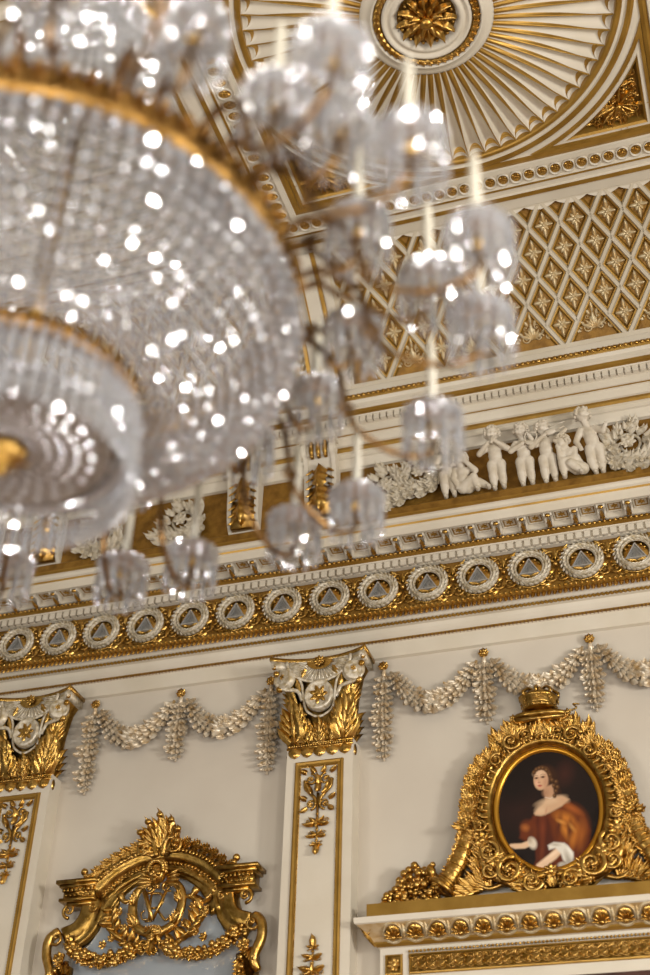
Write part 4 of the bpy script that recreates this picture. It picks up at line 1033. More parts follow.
for i in range(64):
    a = 2 * pi * i / 64; q = (cos(a) * (A_ + .06), sin(a) * (B_ + .06)); nr = atan2(q[1] / (B_ ** 2), q[0] / (A_ ** 2))
    m.add(lfo, X((q[0], q[1], .108), nr - pi / 2 - .12, s=1)); m.add(sphere(.0085, 6, 4), X((cos(a + .05) * (A_ + .123), sin(a + .05) * (B_ + .123), .115)))
MB().add(m, fb).build('leaf_and_bead_carving', GOLD, pfm)
# acanthus sprays round the outside
m = MB(); LA = acanthus(.16, .085, .45, 4); LB = acanthus(.105, .055, .5, 3)
m.add(sweep(oval(A_ + .13, B_ + .13), [(.03, .02), (.02, .06), (-.01, .075), (-.04, .05), (-.05, .0)], True))
m.add(MB().raw([(u * 1, v * 1, .02) for u, v in oval(A_ + .05, B_ + .05, 48)], [tuple(range(48))]))
rnd = random.Random(4)
for sg in (1, -1):
    for i, (dg, k, tw) in enumerate(((80, .8, 1.3), (70, .85, 1.25), (60, .9, 1.2), (52, 1.15, .5), (46, .9, -.9), (38, .95, 1.25), (28, .9, 1.3), (18, .85, 1.3), (8, .85, 1.35), (-2, .85, 1.35), (-12, .85, 1.35), (-24, .95, 1.3), (-36, 1.0, 1.2), (-48, 1.1, 1.2), (-60, 1.1, 1.25), (-74, 1.1, 1.3))):
        a = radians(dg); p = (cos(a) * (A_ + .125), sin(a) * (B_ + .125)); nr = atan2(p[1] / B_ ** 2, p[0] / A_ ** 2)
        for d, kk, of in ((0, 1, .0), (-.5, .85, -.02)):
            q = nr - pi / 2 + tw + d; m.add(LA if d == 0 else LB, X((sg * (p[0] + of * cos(a)), p[1] + of * sin(a), .07), q if sg > 0 else -q, s=k * kk))
    for (u, v, r, st, hd) in ((.20, .45, .05, 0, 1), (.30, .33, .04, 1, -1), (.38, -.28, .06, 2, 1), (.25, -.41, .075, 1.2, -1), (.12, -.49, .055, 0, 1), (.42, -.10, .04, 2, -1), (.38, -.40, .055, 2, 1)):
        m.add(spiral(r * 1.2, 1.5, .15, .26, st, hd * sg, 8, 26, .03), X((sg * u, v, .135)))
        for q in range(2): m.add(LB, X((sg * u, v, .1), (q * 1.9 + st) * sg, s=r * 14))
    for v, u in ((-.34, .33), (-.43, .20), (-.20, .42)):
        m.add(flower(.06, 6, .4, .75, .6, True), X((sg * u, v, .14)))
    # big C scrolls at the foot
    p = path([(sg * .40, -.15, .08), (sg * .44, -.27, .1), (sg * .38, -.40, .11), (sg * .22, -.49, .11), (sg * .05, -.47, .1)], 8); m.add(tube(p, [.018 + .014 * sin(pi * i / (len(p) - 1)) for i in range(len(p))], 8))
    p = path([(sg * .30, -.46, .07), (sg * .40, -.49, .08), (sg * .50, -.44, .07), (sg * .56, -.46, .06)], 6); m.add(tube(p, [.02 - .012 * i / (len(p) - 1) for i in range(len(p))], 7))
    for q in range(5): m.add(LA, X((sg * (.40 + .025 * q), -.485, .06), -sg * (.5 + .3 * q), s=1.0))
    for q in range(6): a = radians(-20 - 13 * q); m.add(LA, X((sg * (A_ + .165) * cos(a), (B_ + .155) * sin(a), .09), (a - pi / 2 + 1.75) if sg > 0 else -(a - pi / 2 + 1.75), s=1.0))
    for q in range(4): m.add(LA, X((sg * (.42), -.30 - .03 * q, .07), -sg * (.1 + .25 * q), s=.9))
    p = path([(sg * .02, -.44, .13), (sg * .14, -.47, .14), (sg * .24, -.47, .12), (sg * .30, -.43, .11)], 6); m.add(tube(p, .024, 8, flat=.7))
m.add(LA, X((0, -.53, .12), 0, s=.6)); m.add(flower(.05, 7, .4, .7, .5), X((0, -.44, .15)))
MB().add(m, fb).build('acanthus_scrollwork', GOLD, pfm)
# top cartouche, cushion, crown
m = MB()
for sg in (1, -1):
    m.add(spiral(.07, 1.4, .15, .24, pi / 2, -sg, 7, 22, .02), X((sg * .11, .50, .1))); m.add(spiral(.035, 1.4, .15, .26, 0, sg, 7, 18), X((sg * .17, .575, .1)))
    m.add(LA, X((sg * .05, .47, .11), sg * .5, s=.8)); m.add(LB, X((sg * .13, .56, .1), -sg * 1.2)); m.add(LA, X((sg * .2, .48, .09), -sg * .3, s=.9)); m.add(LB, X((sg * .24, .47, .09), -sg * 1.0))
    for q in range(5): m.add(sphere(.016, 7, 5), X((sg * (.03 + .035 * q), .465 - .008 * q * q * .4, .125)))
m.add(MB().box((-.16, .585, .03), (.16, .605, .15))); m.add(ellip((0, .54, .08), (.12, .06, .05)))
MB().add(m, fb).build('top_cartouche', GOLD, pfm)
m = MB(); m.add(ellip((0, .635, .085), (.19, .038, .07), (0, 0, -.02), 18, 10))
for sg in (1, -1): m.add(flower(.03, 6, .4), X((sg * .18, .635, .1))); 
p_ = path([(.18, .64, .09), (.24, .66, .09), (.22, .69, .09), (.26, .69, .08)], 5); m.add(tube(p_, .006, 5))
MB().add(m, fb).build('cushion', GOLDD, pfm)
m = MB(); cb = Matrix.Translation((0, .665, .085)) @ Matrix(((1, 0, 0, 0), (0, 0, 1, 0), (0, -1, 0, 0), (0, 0, 0, 1)))
m.add(lathe([(.0, .0), (.10, .0), (.112, .01), (.112, .022), (.104, .03), (.11, .035), (.124, .075), (.13, .08), (.128, .09), (.11, .1), (.0, .1)], 28), cb)
for i in range(24): a = 2 * pi * i / 24; m.add(sphere(.0085, 6, 4), cb @ X((.122 * cos(a), .122 * sin(a), .082))); m.add(sphere(.007, 6, 4), cb @ X((.114 * cos(a), .114 * sin(a), .016)))
for i in range(8): a = 2 * pi * i / 8; m.add(flower(.024, 4, .35, .8), cb @ X((.12 * cos(a), .12 * sin(a), .055), a) @ Matrix.Rotation(pi / 2, 4, 'Y'))
for i in range(8):
    a = 2 * pi * i / 8; m.add(tube([(.125 * cos(a), .125 * sin(a), .085), (.13 * cos(a), .13 * sin(a), .115), (.09 * cos(a), .09 * sin(a), .15), (.03 * cos(a), .03 * sin(a), .15), (0, 0, .14)], [.011, .012, .011, .009, .008], 6), cb)
m.add(sphere(.11, 16, 8, (1, 1, .45)), cb @ X((0, 0, .095))); m.add(sphere(.024, 8, 6), cb @ X((0, 0, .165))); m.add(bar((-.022, 0), (.022, 0), .01, .01), X((0, .665 + .2, .08))); m.add(bar((0, -.022), (0, .022), .01, .01), X((0, .665 + .2, .08)))
MB().add(m, fb).build('crown', GOLDD, pfm)

def cornucopia(sg, label):
    t = bpy.data.objects.new('cornucopia', None); COL.objects.link(t); t.parent = pfm; t.location = (sg * .62, -.05, 2.83 - (PZ - .5)); t['_o'] = (PX + sg * .62, -.05, 2.83)
    m = MB(); g = MB()
    p = path([(sg * .30, .40, .05), (sg * .40, .32, .07), (sg * .465, .2, .08), (sg * .50, .04, .08), (sg * .52, -.12, .08), (sg * .56, -.26, .085), (sg * .635, -.40, .09), (sg * .69, -.47, .1)], 8); n = len(p)
    m.add(tube(p, [.022 + .05 * (i / n) ** .9 + .0045 * sin(i * 2.1) for i in range(n)], 12))
    for i in range(n // 2, n, 2):
        a, b = p[i], p[min(i + 1, n - 1)]; r = .024 + .05 * (i / n) ** .9
        d = Vector(b) - Vector(a) if i < n - 1 else Vector(p[-1]) - Vector(p[-2]); d.normalize(); c = Vector(a)
        u = Vector((0, 0, 1)).cross(d).normalized(); w = d.cross(u); ring = [(c + (u * cos(q * pi / 6) + w * sin(q * pi / 6)) * r)[:] for q in range(13)]; m.add(tube(ring, .006, 5))
    e = Vector(p[-1]); d = (Vector(p[-1]) - Vector(p[-2])).normalized(); u = Vector((0, 0, 1)).cross(d).normalized(); w = d.cross(u)
    ring = [(e + (u * cos(q * pi / 8) + w * sin(q * pi / 8)) * .082)[:] for q in range(17)]; m.add(tube(ring, .016, 6))
    for i in range(2, n - 10, 2):
        q = p[i]; q2 = p[i + 1]; a = atan2(q2[1] - q[1], q2[0] - q[0]) - pi / 2
        for s_, k in ((.7, 1), (-.7, 1), (0, .9)): g.add(LB, X((q[0], q[1], .1), a + s_ + (pi if i % 4 else 0), s=.95 * k))
    i = n // 2 + 2; g.add(flower(.04, 6, .4, .7, .5, True), X((p[i][0] - sg * .0, p[i][1], .15))); g.add(LB, X((p[i][0], p[i][1], .12), sg * 1.9)); g.add(LB, X((p[i][0], p[i][1], .12), sg * 1.4)); g.add(LB, X((p[i][0], p[i][1], .12), -sg * 1.7))
    g.add(spiral(.04, 1.4, .15, .26, 0, sg, 7), X((sg * .55, -.10, .1))); g.add(spiral(.035, 1.4, .15, .26, 0, -sg, 7), X((sg * .44, .02, .1))); g.add(ellip((sg * .755, -.36, .12), (.03, .045, .03), (0, 0, .3))); g.add(ellip((sg * .74, -.33, .14), (.02, .02, .02)))
    MB().add(m, fb).build('horn', GOLD, t); MB().add(g, fb).build('leaf_wrap', GOLD, t)
    f = MB(); r2 = random.Random(9)
    for q in range(260):
        uu = r2.uniform(0, 1); x = .72 + .36 * uu; top = .19 * (1 - abs(uu - .36) * 1.3) + .01
        v = -.565 + r2.uniform(0, 1) ** .8 * max(.02, top + .06 * (uu < .75)); rr_2 = r2.uniform(.014, .028)
        f.add(sphere(rr_2, 7, 5), X((sg * x, v + .005, .07 + r2.uniform(-.04, .06))))
    for q in range(12): f.add(LB, X((sg * (.73 + .03 * q), -.55 + .01 * r2.random(), .09), r2.uniform(-2, 2), s=.5))
    MB().add(f, fb).build('spilled_fruit', GOLD, t)
cornucopia(-1, 'gilt horn of plenty spilling fruit on the ledge, on the pilaster side of the portrait')
cornucopia(1, 'gilt horn of plenty cut by the photo\'s edge, on the far side of the portrait')

# ------------------------------------------------------------------ overdoor
od = thing('overdoor', 'white and gilt overdoor cornice with shell moulding beneath the portrait', 'overdoor', (-1.2, 0, -1.6))
x0, x1 = -2.30, .1
def returned(m, prof, mis, X0=x0, X1=x1):
    """profile (p, z), returned at both ends"""
    k = len(prof); V = []
    for p, z in prof: V += [(X0 - p, -.004, z), (X0 - p, -p - .1, z), (X1 + p, -p - .1, z), (X1 + p, -.004, z)]
    F = []; I = []
    for j in range(k - 1):
        for q in range(3): a = 4 * j + q; F.append((a, a + 1, a + 5, a + 4)); I.append(mis[j])
    F.append(tuple(4 * (k - 1) + q for q in range(4))); I.append(0)
    n = len(m.F); m.raw(V, F); m.I[n:] = I
m = MB()
returned(m, [(-.0, -1.6), (.0, 2.578), (.015, 2.582), (.03, 2.60), (.03, 2.612), (.035, 2.617), (.045, 2.635), (.068, 2.66), (.105, 2.688), (.12, 2.698), (.13, 2.704), (.135, 2.735), (.135, 2.738)], [0, 0, 1, 1, 2, 2, 2, 2, 2, 0, 0, 0])
m.build('cornice_body', [PLASTER, OCHRE, mat('shell_ground', srgb(206, 184, 146), srgb(190, 158, 106), .3, .45, 20)], od, smooth=False)
m = MB().box((x0 - .06, -.2, 2.735), (x1 - .0, -.004, 2.828)); m.build('gilt_plinth', OCHRE, od, smooth=False)
# shell ovals
ov = MB(); ov.add(sweep(oval(.036, .05, 20), [(-.006, 0), (-.004, .01), (.004, .01), (.006, 0)], True))
for i in range(7): a = (i - 3) * .42; ov.add(leaf(.05, .02, 1, .2, 5, .5, .5, .0), X((0, -.03, .006), -a))
ov.add(ellip((0, -.028, .014), (.014, .014, .012))); ov.add(ellip((0, .0, .0), (.027, .04, .012)))
OVM = [PALE, GOLD]; sh = MB().add(ov); dart = leaf(.09, .03, 3, .25, 7)
n = 17
face = frame((0, 0, 0), (1, 0, 0), (0, -.67, .74), (0, -.74, -.67))
rows = MB(); rowg = MB()
for i in range(n):
    x = x0 + .03 + (i + .5) * (x1 - x0) / n
    M = Matrix.Translation((x, -.168, 2.652)) @ face
    rows.add(sweep(oval(.058, .062, 26), [(-.007, 0), (-.004, .012), (.004, .012), (.007, 0)], True), M); rows.add(sweep(oval(.068, .07, 26), [(-.004, 0), (-.002, .008), (.002, .008), (.004, 0)], True), M)
    for q in range(7): rowg.add(leaf(.075, .028, 1, .25, 5, .5, .5, .0), M @ X((0, -.035, .01), -(q - 3) * .45, s=1 - .06 * abs(q - 3)))
    rowg.add(ellip((0, -.03, .018), (.018, .018, .014)), M); rowg.add(ellip((0, 0, 0), (.047, .05, .016)), M)
    rows.add(dart, M @ X((.0705, .055, .004), pi)); 
rows.build('oval_rings', PALE, od); rowg.build('gilt_shells', GOLD, od)
# left return leaf
m = MB(); m.add(leaf(.15, .09, 4, .3, 9), frame((x0 - .02, -.12, 2.59), (.7, .7, 0), (-.4, -.4, .82), (-.57, -.57, -.57))); m.add(spiral(.03, 1.4, .2, .25), frame((x0 - .06, -.16, 2.67), (.7, -.7, 0), (0, 0, 1), (-.7, -.7, 0))); m.build('corner_leaf', GOLD, od)
# frieze panels with beads
m = MB(); g = MB(); d = MB()
def opanel(xa, xb, za, zb):
    m.add(sweep([(xa, za), (xb, za), (xb, zb), (xa, zb)], [(-.004, 0), (.0, .012), (.008, .014), (.014, 0)], True), X((0, -.1, 0)) @ WB)
    d.raw([(xa, -.103, za), (xb, -.103, za), (xb, -.103, zb), (xa, -.103, zb)], [(0, 1, 2, 3)])
opanel(x0 + .035, x0 + .14, 2.415, 2.535); opanel(x0 + .185, x1 - .185, 2.415, 2.535); opanel(x1 - .14, x1 - .035, 2.415, 2.535)
x = x0 + .19
while x < x1 - .185:
    g.add(sphere(.0095, 6, 4), X((x, -.112, 2.548))); x += .0235
g.add(flower(.04, 7, .35, .7, .3, True), X((x0 + .088, -.105, 2.475), s=1.2) @ WB)
for i in range(34):
    xx = x0 + .22 + i * .0575
    if xx > x1 - .2: break
    M = X((xx, -.104, 2.475), s=1.15) @ WB
    for s_ in (1, -1): g.add(spiral(.018, 1.3, .2, .25, hand=s_), M @ X((0, s_ * .02, .004))); g.add(leaf(.04, .02, 1, .3, 5), M @ X((.012, s_ * .012, .006), -pi / 2 + s_ * .6)); g.add(leaf(.03, .02, 1, .3, 5), M @ X((-.01, s_ * .02, .004), s_ * .9))
    g.add(sphere(.008, 6, 4), M @ X((.02, 0, .008)))
m.build('panel_moulding', OCHRE, od, smooth=False); d.build('panel_ground', GOLDD, od, smooth=False); g.build('beads_and_foliage', GOLD, od)
struct(MB().box((x0 + .28, -.13, -1.6), (x1 - .28, -.1, 2.335)).build('door_1', WOODD, smooth=False))
m = MB(); m.add(MB().box((x0 + .0, -.112, 2.35), (x1, -.1, 2.385))); m.add(MB().box((x0 + .2, -.14, -1.6), (x0 + .28, -.1, 2.34))); m.add(MB().box((x1 - .28, -.14, -1.6), (x1 - .2, -.1, 2.34))); m.add(MB().box((x0 + .2, -.14, 2.335), (x1 - .2, -.1, 2.36))); m.build('door_architrave', PLASTER, od, smooth=False)

# ------------------------------------------------------------------ gilt mirror
MX = -3.85
gm = thing('gilt_mirror', 'tall wall mirror with a carved gilt arched frame, crest and cypher cartouche', 'mirror', (MX, 0, .2))
gb = X((MX, -.01, 0)) @ WB
def arc(cx, cy, r, a0, a1, n=20): return [(cx + r * cos(radians(a0 + (a1 - a0) * i / n)), cy + r * sin(radians(a0 + (a1 - a0) * i / n))) for i in range(n + 1)]
glass = MB(); gp = [(-.60, .3), (.60, .3), (.60, 2.70)] + [(.5, 2.76), (.43, 2.86), (.40, 2.97)] + arc(0, 2.83, .40, 20, 160, 20) + [(-.40, 2.97), (-.43, 2.86), (-.5, 2.76), (-.60, 2.70)]
glass.raw([(u, v, .03) for u, v in gp], [tuple(range(len(gp)))]); MB().add(glass, gb).build('mirror_pane', MIRROR, gm, smooth=False)
m = MB()
AR = arc(0, 2.70, .60, 40, 140, 26)[::-1]   # clockwise, left to right: n offset positive = outward
mould = [(-.10, .03), (-.095, .07), (-.07, .085), (-.06, .07), (-.03, .08), (-.02, .1), (.01, .12), (.03, .115), (.04, .13), (.055, .135), (.065, .1), (.07, .0)]
m.add(sweep(AR, mould))
m.add(sweep(arc(0, 2.80, .41, 14, 166, 30)[::-1], [(-.02, .02), (-.02, .06), (-.005, .07), (.01, .06), (.03, .075), (.06, .075), (.07, .05), (.11, .05)]))
for sg in (1, -1):
    og = [(sg * u, v) for u, v in path([(.41, 3.06), (.425, 2.95), (.46, 2.86), (.53, 2.785), (.64, 2.745)], 6)]
    if sg < 0: og = og[::-1]
    m.add(sweep(og, [(-.02, .02), (-.018, .07), (.0, .08), (.012, .065), (.04, .085), (.08, .11), (.1, .1), (.12, .11), (.135, .1), (.14, .0)] ))
    # entablature block with dentils
    bx = lambda a, b, c, d_, e: m.add(MB().box((min(sg * a, sg * b), c, 0), (max(sg * a, sg * b), d_, e)))
    bx(.44, .735, 3.155, 3.18, .17); bx(.45, .715, 3.135, 3.155, .15); bx(.46, .69, 3.06, 3.135, .125); bx(.45, .71, 3.04, 3.06, .145); bx(.48, .66, 3.015, 3.04, .12)
    for i in range(8): m.add(MB().box((-.009, 0, 0), (.009, .025, .018)), X((sg * (.475 + i * .03), 3.105, .125)))
    for i in range(7): m.add(sphere(.012, 6, 4), X((sg * (.48 + i * .031), 3.082, .128)))
    st = [(sg * .655, 2.62), (sg * .655, .25)]
    m.add(sweep(st, [(-.07, 0), (-.065, .08), (-.03, .1), (0, .085), (.03, .1), (.065, .08), (.07, 0)]))
MB().add(m, gb).build('frame_moulding', GOLDD, gm)
ms = [MB(), MB(), MB()]; m = ms[2]; LC = acanthus(.125, .075, .5, 3)
for i in range(34):          # bead course and egg course on the arch
    a = radians(42 + 96 * (i + .5) / 34); m.add(sphere(.0125, 6, 4), X((.565 * cos(a), 2.70 + .565 * sin(a), .085)))
for i in range(40):
    a = radians(41 + 98 * (i + .5) / 40); m.add(MB().box((-.008, -.014, 0), (.008, .014, .014)), X((.645 * cos(a), 2.70 + .645 * sin(a), .13), a - pi / 2))
for i in range(14):
    a = radians(30 + 120 * (i + .5) / 14); m.add(sphere(.010, 6, 4), X((.462 * cos(a), 2.80 + .462 * sin(a), .078)))
for sg in (1, -1):
    m = ms[0 if sg > 0 else 1]
    for i in range(7):       # running acanthus over the arch
        a = radians(90 - 12 - i * 6.2); p = (.68 * cos(a), 2.70 + .68 * sin(a))
        for tw in (-.9, -1.35, -2.0): m.add(LC, X((sg * p[0], p[1], .1), sg * ((a - pi / 2) + tw), s=.8))
    m.add(ellip((sg * .545, 3.215, .11), (.02, .02, .02))); m.add(ellip((sg * .56, 3.245, .11), (.026, .026, .026))); m.add(spiral(.03, 1.3, .2, .3, 0, sg), X((sg * .52, 3.21, .1)))
    # scroll ends
    m.add(spiral(.055, 1.5, .15, .26, pi / 2, -sg, 7, 24, .03), X((sg * .70, 2.80, .1))); m.add(spiral(.05, 1.5, .15, .26, -pi / 2, sg, 7, 24, .02), X((sg * .64, 2.985, .1))); m.add(spiral(.035, 1.4, .15, .26, 0, sg), X((sg * .47, 3.0, .1)))
    p = path([(sg * .70, 2.86, .08), (sg * .76, 2.80, .1), (sg * .765, 2.70, .1), (sg * .72, 2.58, .1), (sg * .75, 2.5, .08)], 6); m.add(tube(p, [.028, .034, .036] + [.034] * (len(p) - 6) + [.03, .028, .02], 8))
    # drops on the stiles
    m = MB()
    for q in range(16): m.add(LC, X((sg * .655 + .03 * sin(q * 2), 2.70 - q * .06, .1), pi + .5 * sin(q * 1.7), s=.85)); m.add(sphere(.02, 7, 5), X((sg * .655 + .02 * cos(q * 2.3), 2.64 - q * .06, .13)))
    m.add(flower(.05, 7, .4, .7, .5, True), X((sg * .655, 2.66, .12))); MB().add(m, gb).build('stile_garland', GOLD, gm)
MB().add(ms[2], gb).build('bead_courses', GOLD, gm)
for q_ in ms[:2]: MB().add(q_, gb).build('arch_acanthus', GOLD, gm)
m = MB()
for k, a in enumerate((-1.25, -.85, -.42, 0, .42, .85, 1.25)):
    L_ = acanthus((.17, .22, .25, .28, .25, .22, .17)[k], .11, .5, 3); m.add(L_, X((0, 3.34, .1), -a)); d_ = (.15, .2, .225, .25, .225, .2, .15)[k]
    m.add(ellip((sin(a) * d_ * .93, 3.34 + cos(a) * d_ * .93, .13 + d_ * .22), (.026, .022, .02)))
for sg in (1, -1): m.add(spiral(.058, 1.5, .15, .26, pi / 2, -sg, 8, 26, .03), X((sg * .105, 3.36, .13))); m.add(tube(path([(sg * .02, 3.3, .12), (sg * .05, 3.4, .14), (sg * .1, 3.42, .14)], 5), .02, 7))
MB().add(m, gb).build('crest_palmette', GOLD, gm)
# cherub mask
m = MB(); c = np.array((0, 0, 0.)); m.add(ellip(c, (.05, .062, .046), (0, 0, 0), 14, 10)); m.add(ellip(c + (0, -.008, .052), (.009, .014, .012)))
for s_ in (1, -1): m.add(ellip(c + (s_ * .022, -.014, .038), (.017, .016, .014))); m.add(ellip(c + (s_ * .019, .012, .045), (.009, .005, .005))); m.add(ellip(c + (s_ * .018, .022, .042), (.014, .005, .008)))
m.add(ellip(c + (0, -.03, .045), (.014, .006, .009))); m.add(ellip(c + (0, -.045, .036), (.014, .012, .012)))
for i in range(26):
    a = pi * (-.05 + 1.1 * (i % 13) / 12); r = 1.0 - .18 * (i // 13); m.add(ellip(c + (cos(a) * .056 * r, sin(a) * .06 * r + .012, .015 + .02 * (i // 13)), (.015, .015, .014), (0, 0, 0), 7, 5))
for s_ in (1, -1):
    for k in range(4): m.add(leaf(.09, .03, 1, .2, 6), X((s_ * .045, -.01 - k * .012, -.02), -s_ * (1.2 + .22 * k)))
MB().add(m, gb @ X((.02, 3.165, .16), s=1.2)).build('cherub_mask', GOLD, gm)
# cartouche with the cypher V R
m = MB(); cc = (0.01, 2.955)
for sg in (1, -1):
    p = path([(cc[0] + sg * .03, cc[1] + .15, .09), (cc[0] + sg * .10, cc[1] + .165, .1), (cc[0] + sg * .165, cc[1] + .1, .1), (cc[0] + sg * .175, cc[1] - .01, .1), (cc[0] + sg * .13, cc[1] - .12, .1), (cc[0] + sg * .04, cc[1] - .17, .1), (cc[0] + sg * .03, cc[1] - .22, .09), (cc[0] + sg * .09, cc[1] - .26, .08)], 6)
    m.add(tube(p, [.02 + .014 * sin(pi * i / (len(p) - 1)) for i in range(len(p))], 8, flat=.8))
    m.add(spiral(.04, 1.5, .15, .28, 0, sg, 7), X((cc[0] + sg * .065, cc[1] + .13, .12))); m.add(spiral(.035, 1.5, .15, .28, 0, -sg, 7), X((cc[0] + sg * .07, cc[1] - .245, .11)))
    m.add(LC, X((cc[0] + sg * .13, cc[1] - .12, .12), -sg * .6, s=.8)); m.add(LC, X((cc[0] + sg * .17, cc[1] + .02, .12), sg * .2, s=.7)); m.add(LC, X((cc[0] + sg * .06, cc[1] - .17, .12), sg * 1.2, s=.7)); m.add(LC, X((cc[0] + sg * .03, cc[1] - .3, .1), sg * .9, s=.6))
    m.add(tube(path([(cc[0] + sg * .17, cc[1] + .07, .1), (cc[0] + sg * .24, cc[1] + .06, .1), (cc[0] + sg * .28, cc[1] + .11, .1)], 5), [.012] * 4 + [.018] * 4 + [.026] * 3, 7))
m.add(LC, X((cc[0], cc[1] + .12, .12), 0, s=.45)); m.add(LC, X((cc[0], cc[1] - .22, .12), pi, s=.9)); m.add(flower(.03, 6, .4), X((cc[0], cc[1] - .2, .14)))
MB().add(m, gb).build('cartouche', GOLD, gm)
m = MB(); z = .115
for dx, w_ in ((0, .0), ):
    m.add(tube([(-.075, 3.055, z + .02), (.005, 2.86, z + .02)], [.018, .014], 6)); m.add(tube([(.085, 3.055, z + .02), (.005, 2.86, z + .02)], [.012, .012], 6))
    m.add(tube([(-.1, 3.055, z), (-.05, 3.055, z)], .006, 5)); m.add(tube([(.06, 3.055, z), (.11, 3.055, z)], .006, 5))
    z2 = z - .005
    m.add(tube([(-.035, 3.05, z2), (-.035, 2.865, z2)], .009, 6)); m.add(tube(path([(-.035, 3.05, z2), (.03, 3.045, z2), (.055, 3.0, z2), (.03, 2.955, z2), (-.03, 2.95, z2)], 6), .009, 6)); m.add(tube(path([(.01, 2.955, z2), (.05, 2.9, z2), (.085, 2.865, z2), (.11, 2.875, z2)], 5), .009, 6))
    m.add(tube([(-.06, 2.865, z2), (-.01, 2.865, z2)], .006, 5)); m.add(tube(path([(-.035, 2.88, z2), (-.08, 2.88, z2), (-.095, 2.92, z2), (-.07, 2.94, z2)], 5), .006, 5))
MB().add(m, gb).build('cypher_letters', GOLD, gm)
# floral sprays and fruit garlands
r3 = random.Random(12); petal = leaf(.075, .045, 1, .4, 6, .4, .4, .0)
for sg in (1, -1):
    m = MB(); p = path([(sg * .14, 2.72, .07), (sg * .24, 2.78, .08), (sg * .31, 2.88, .08), (sg * .33, 3.0, .07)], 5); m.add(tube(p, .010, 6))
    for i in range(0, len(p), 2):
        for s_ in (1, -1): m.add(petal, X(p[i], r3.uniform(.7, 1.4) * s_ - sg * .3, s=r3.uniform(.9, 1.4)))
    for (u, v) in ((.22, 2.84), (.30, 2.78), (.27, 2.95), (.36, 2.9), (.36, 2.74)): m.add(flower(.035, 6, .4, .7, .6, True), X((sg * u, v, .09), r3.random()))
    p = path([(sg * .10, 2.70, .09), (sg * .18, 2.66, .1), (sg * .34, 2.63, .1), (sg * .50, 2.67, .1), (sg * .60, 2.76, .09)], 8)
    for q in p[::1]:
        for _ in range(4): m.add(sphere(r3.uniform(.014, .026), 7, 5), X((q[0] + r3.uniform(-.03, .03), q[1] + r3.uniform(-.035, .035), q[2] + r3.uniform(0, .03))))
        m.add(petal, X((q[0], q[1], .1), r3.uniform(0, 6.3), s=.8)); m.add(petal, X((q[0], q[1] - .01, .1), r3.uniform(0, 6.3), s=.7))
    MB().add(m, gb).build('fruit_garland', GOLD, gm)

# ------------------------------------------------------------------ chandelier
AX, AY = -1.781, -8 + 2.414
ch = thing('chandelier', 'large crystal chandelier with gilt ring, beaded bowl and candle arms, hanging close to the viewer', 'chandelier', (AX, AY, 2.1))
def L(z): return z - 2.1       # chandelier local height
m = MB()
m.add(lathe([(.70, L(2.90)), (.735, L(2.905)), (.765, L(2.89)), (.775, L(2.87)), (.765, L(2.85)), (.775, L(2.83)), (.78, L(2.815)), (.765, L(2.795)), (.74, L(2.785)), (.72, L(2.79)), (.70, L(2.80)), (.70, L(2.90))], 80))
_l = leaf(.1, .06, 3, .35, 7)
for i in range(72):
    a = 2 * pi * i / 72; fr_ = frame((.765 * cos(a), .765 * sin(a), L(2.80)), (-sin(a), cos(a), 0), (0, 0, 1), (cos(a), sin(a), 0))
    m.add(_l, fr_ @ X((0, 0, 0), s=1.0)); m.add(_l, fr_ @ X((.03, .03, .0), 1.2, s=.6)); m.add(sphere(.016, 7, 5), fr_ @ X((.033, .085, .015))); m.add(_l, frame((.755 * cos(a), .755 * sin(a), L(2.795)), (-sin(a), cos(a), 0), (-cos(a), -sin(a), 0), (0, 0, -1)) @ X(s=.6))
m.build('gilt_ring', mat('ring_gold', srgb(128, 92, 42), srgb(184, 142, 78), 1, .36, 14, .4, 60), ch, off=(0, 0, 0))
m = MB(); m.add(lathe([(.30, L(2.43)), (.325, L(2.435)), (.345, L(2.42)), (.34, L(2.40)), (.35, L(2.385)), (.335, L(2.37)), (.31, L(2.375)), (.30, L(2.43))], 60))
for i in range(48): a = 2 * pi * i / 48; m.add(_l, frame((.34 * cos(a), .34 * sin(a), L(2.37)), (-sin(a), cos(a), 0), (0, 0, 1), (cos(a), sin(a), 0)) @ X(s=.6))
m.build('lower_gilt_ring', mat('lower_ring_gold', srgb(140, 98, 40), srgb(180, 134, 64), 1, .35, 20, .4, 60), ch, off=(0, 0, 0))  # slightly different gold tone for the lower ring
octa = MB().raw([(0, 0, 1), (.72, .72, .45), (-.72, .72, .45), (-.72, -.72, .45), (.72, -.72, .45), (1, 0, 0), (0, 1, 0), (-1, 0, 0), (0, -1, 0), (.72, .72, -.45), (-.72, .72, -.45), (-.72, -.72, -.45), (.72, -.72, -.45), (0, 0, -1)],
    [(0, 1, 2), (0, 2, 3), (0, 3, 4), (0, 4, 1), (1, 6, 2), (2, 7, 3), (3, 8, 4), (4, 5, 1), (1, 5, 9), (1, 9, 6), (2, 6, 10), (2, 10, 7), (3, 7, 11), (3, 11, 8), (4, 8, 12), (4, 12, 5), (9, 10, 6), (10, 11, 7), (11, 12, 8), (12, 9, 5), (13, 10, 9), (13, 11, 10), (13, 12, 11), (13, 9, 12)])
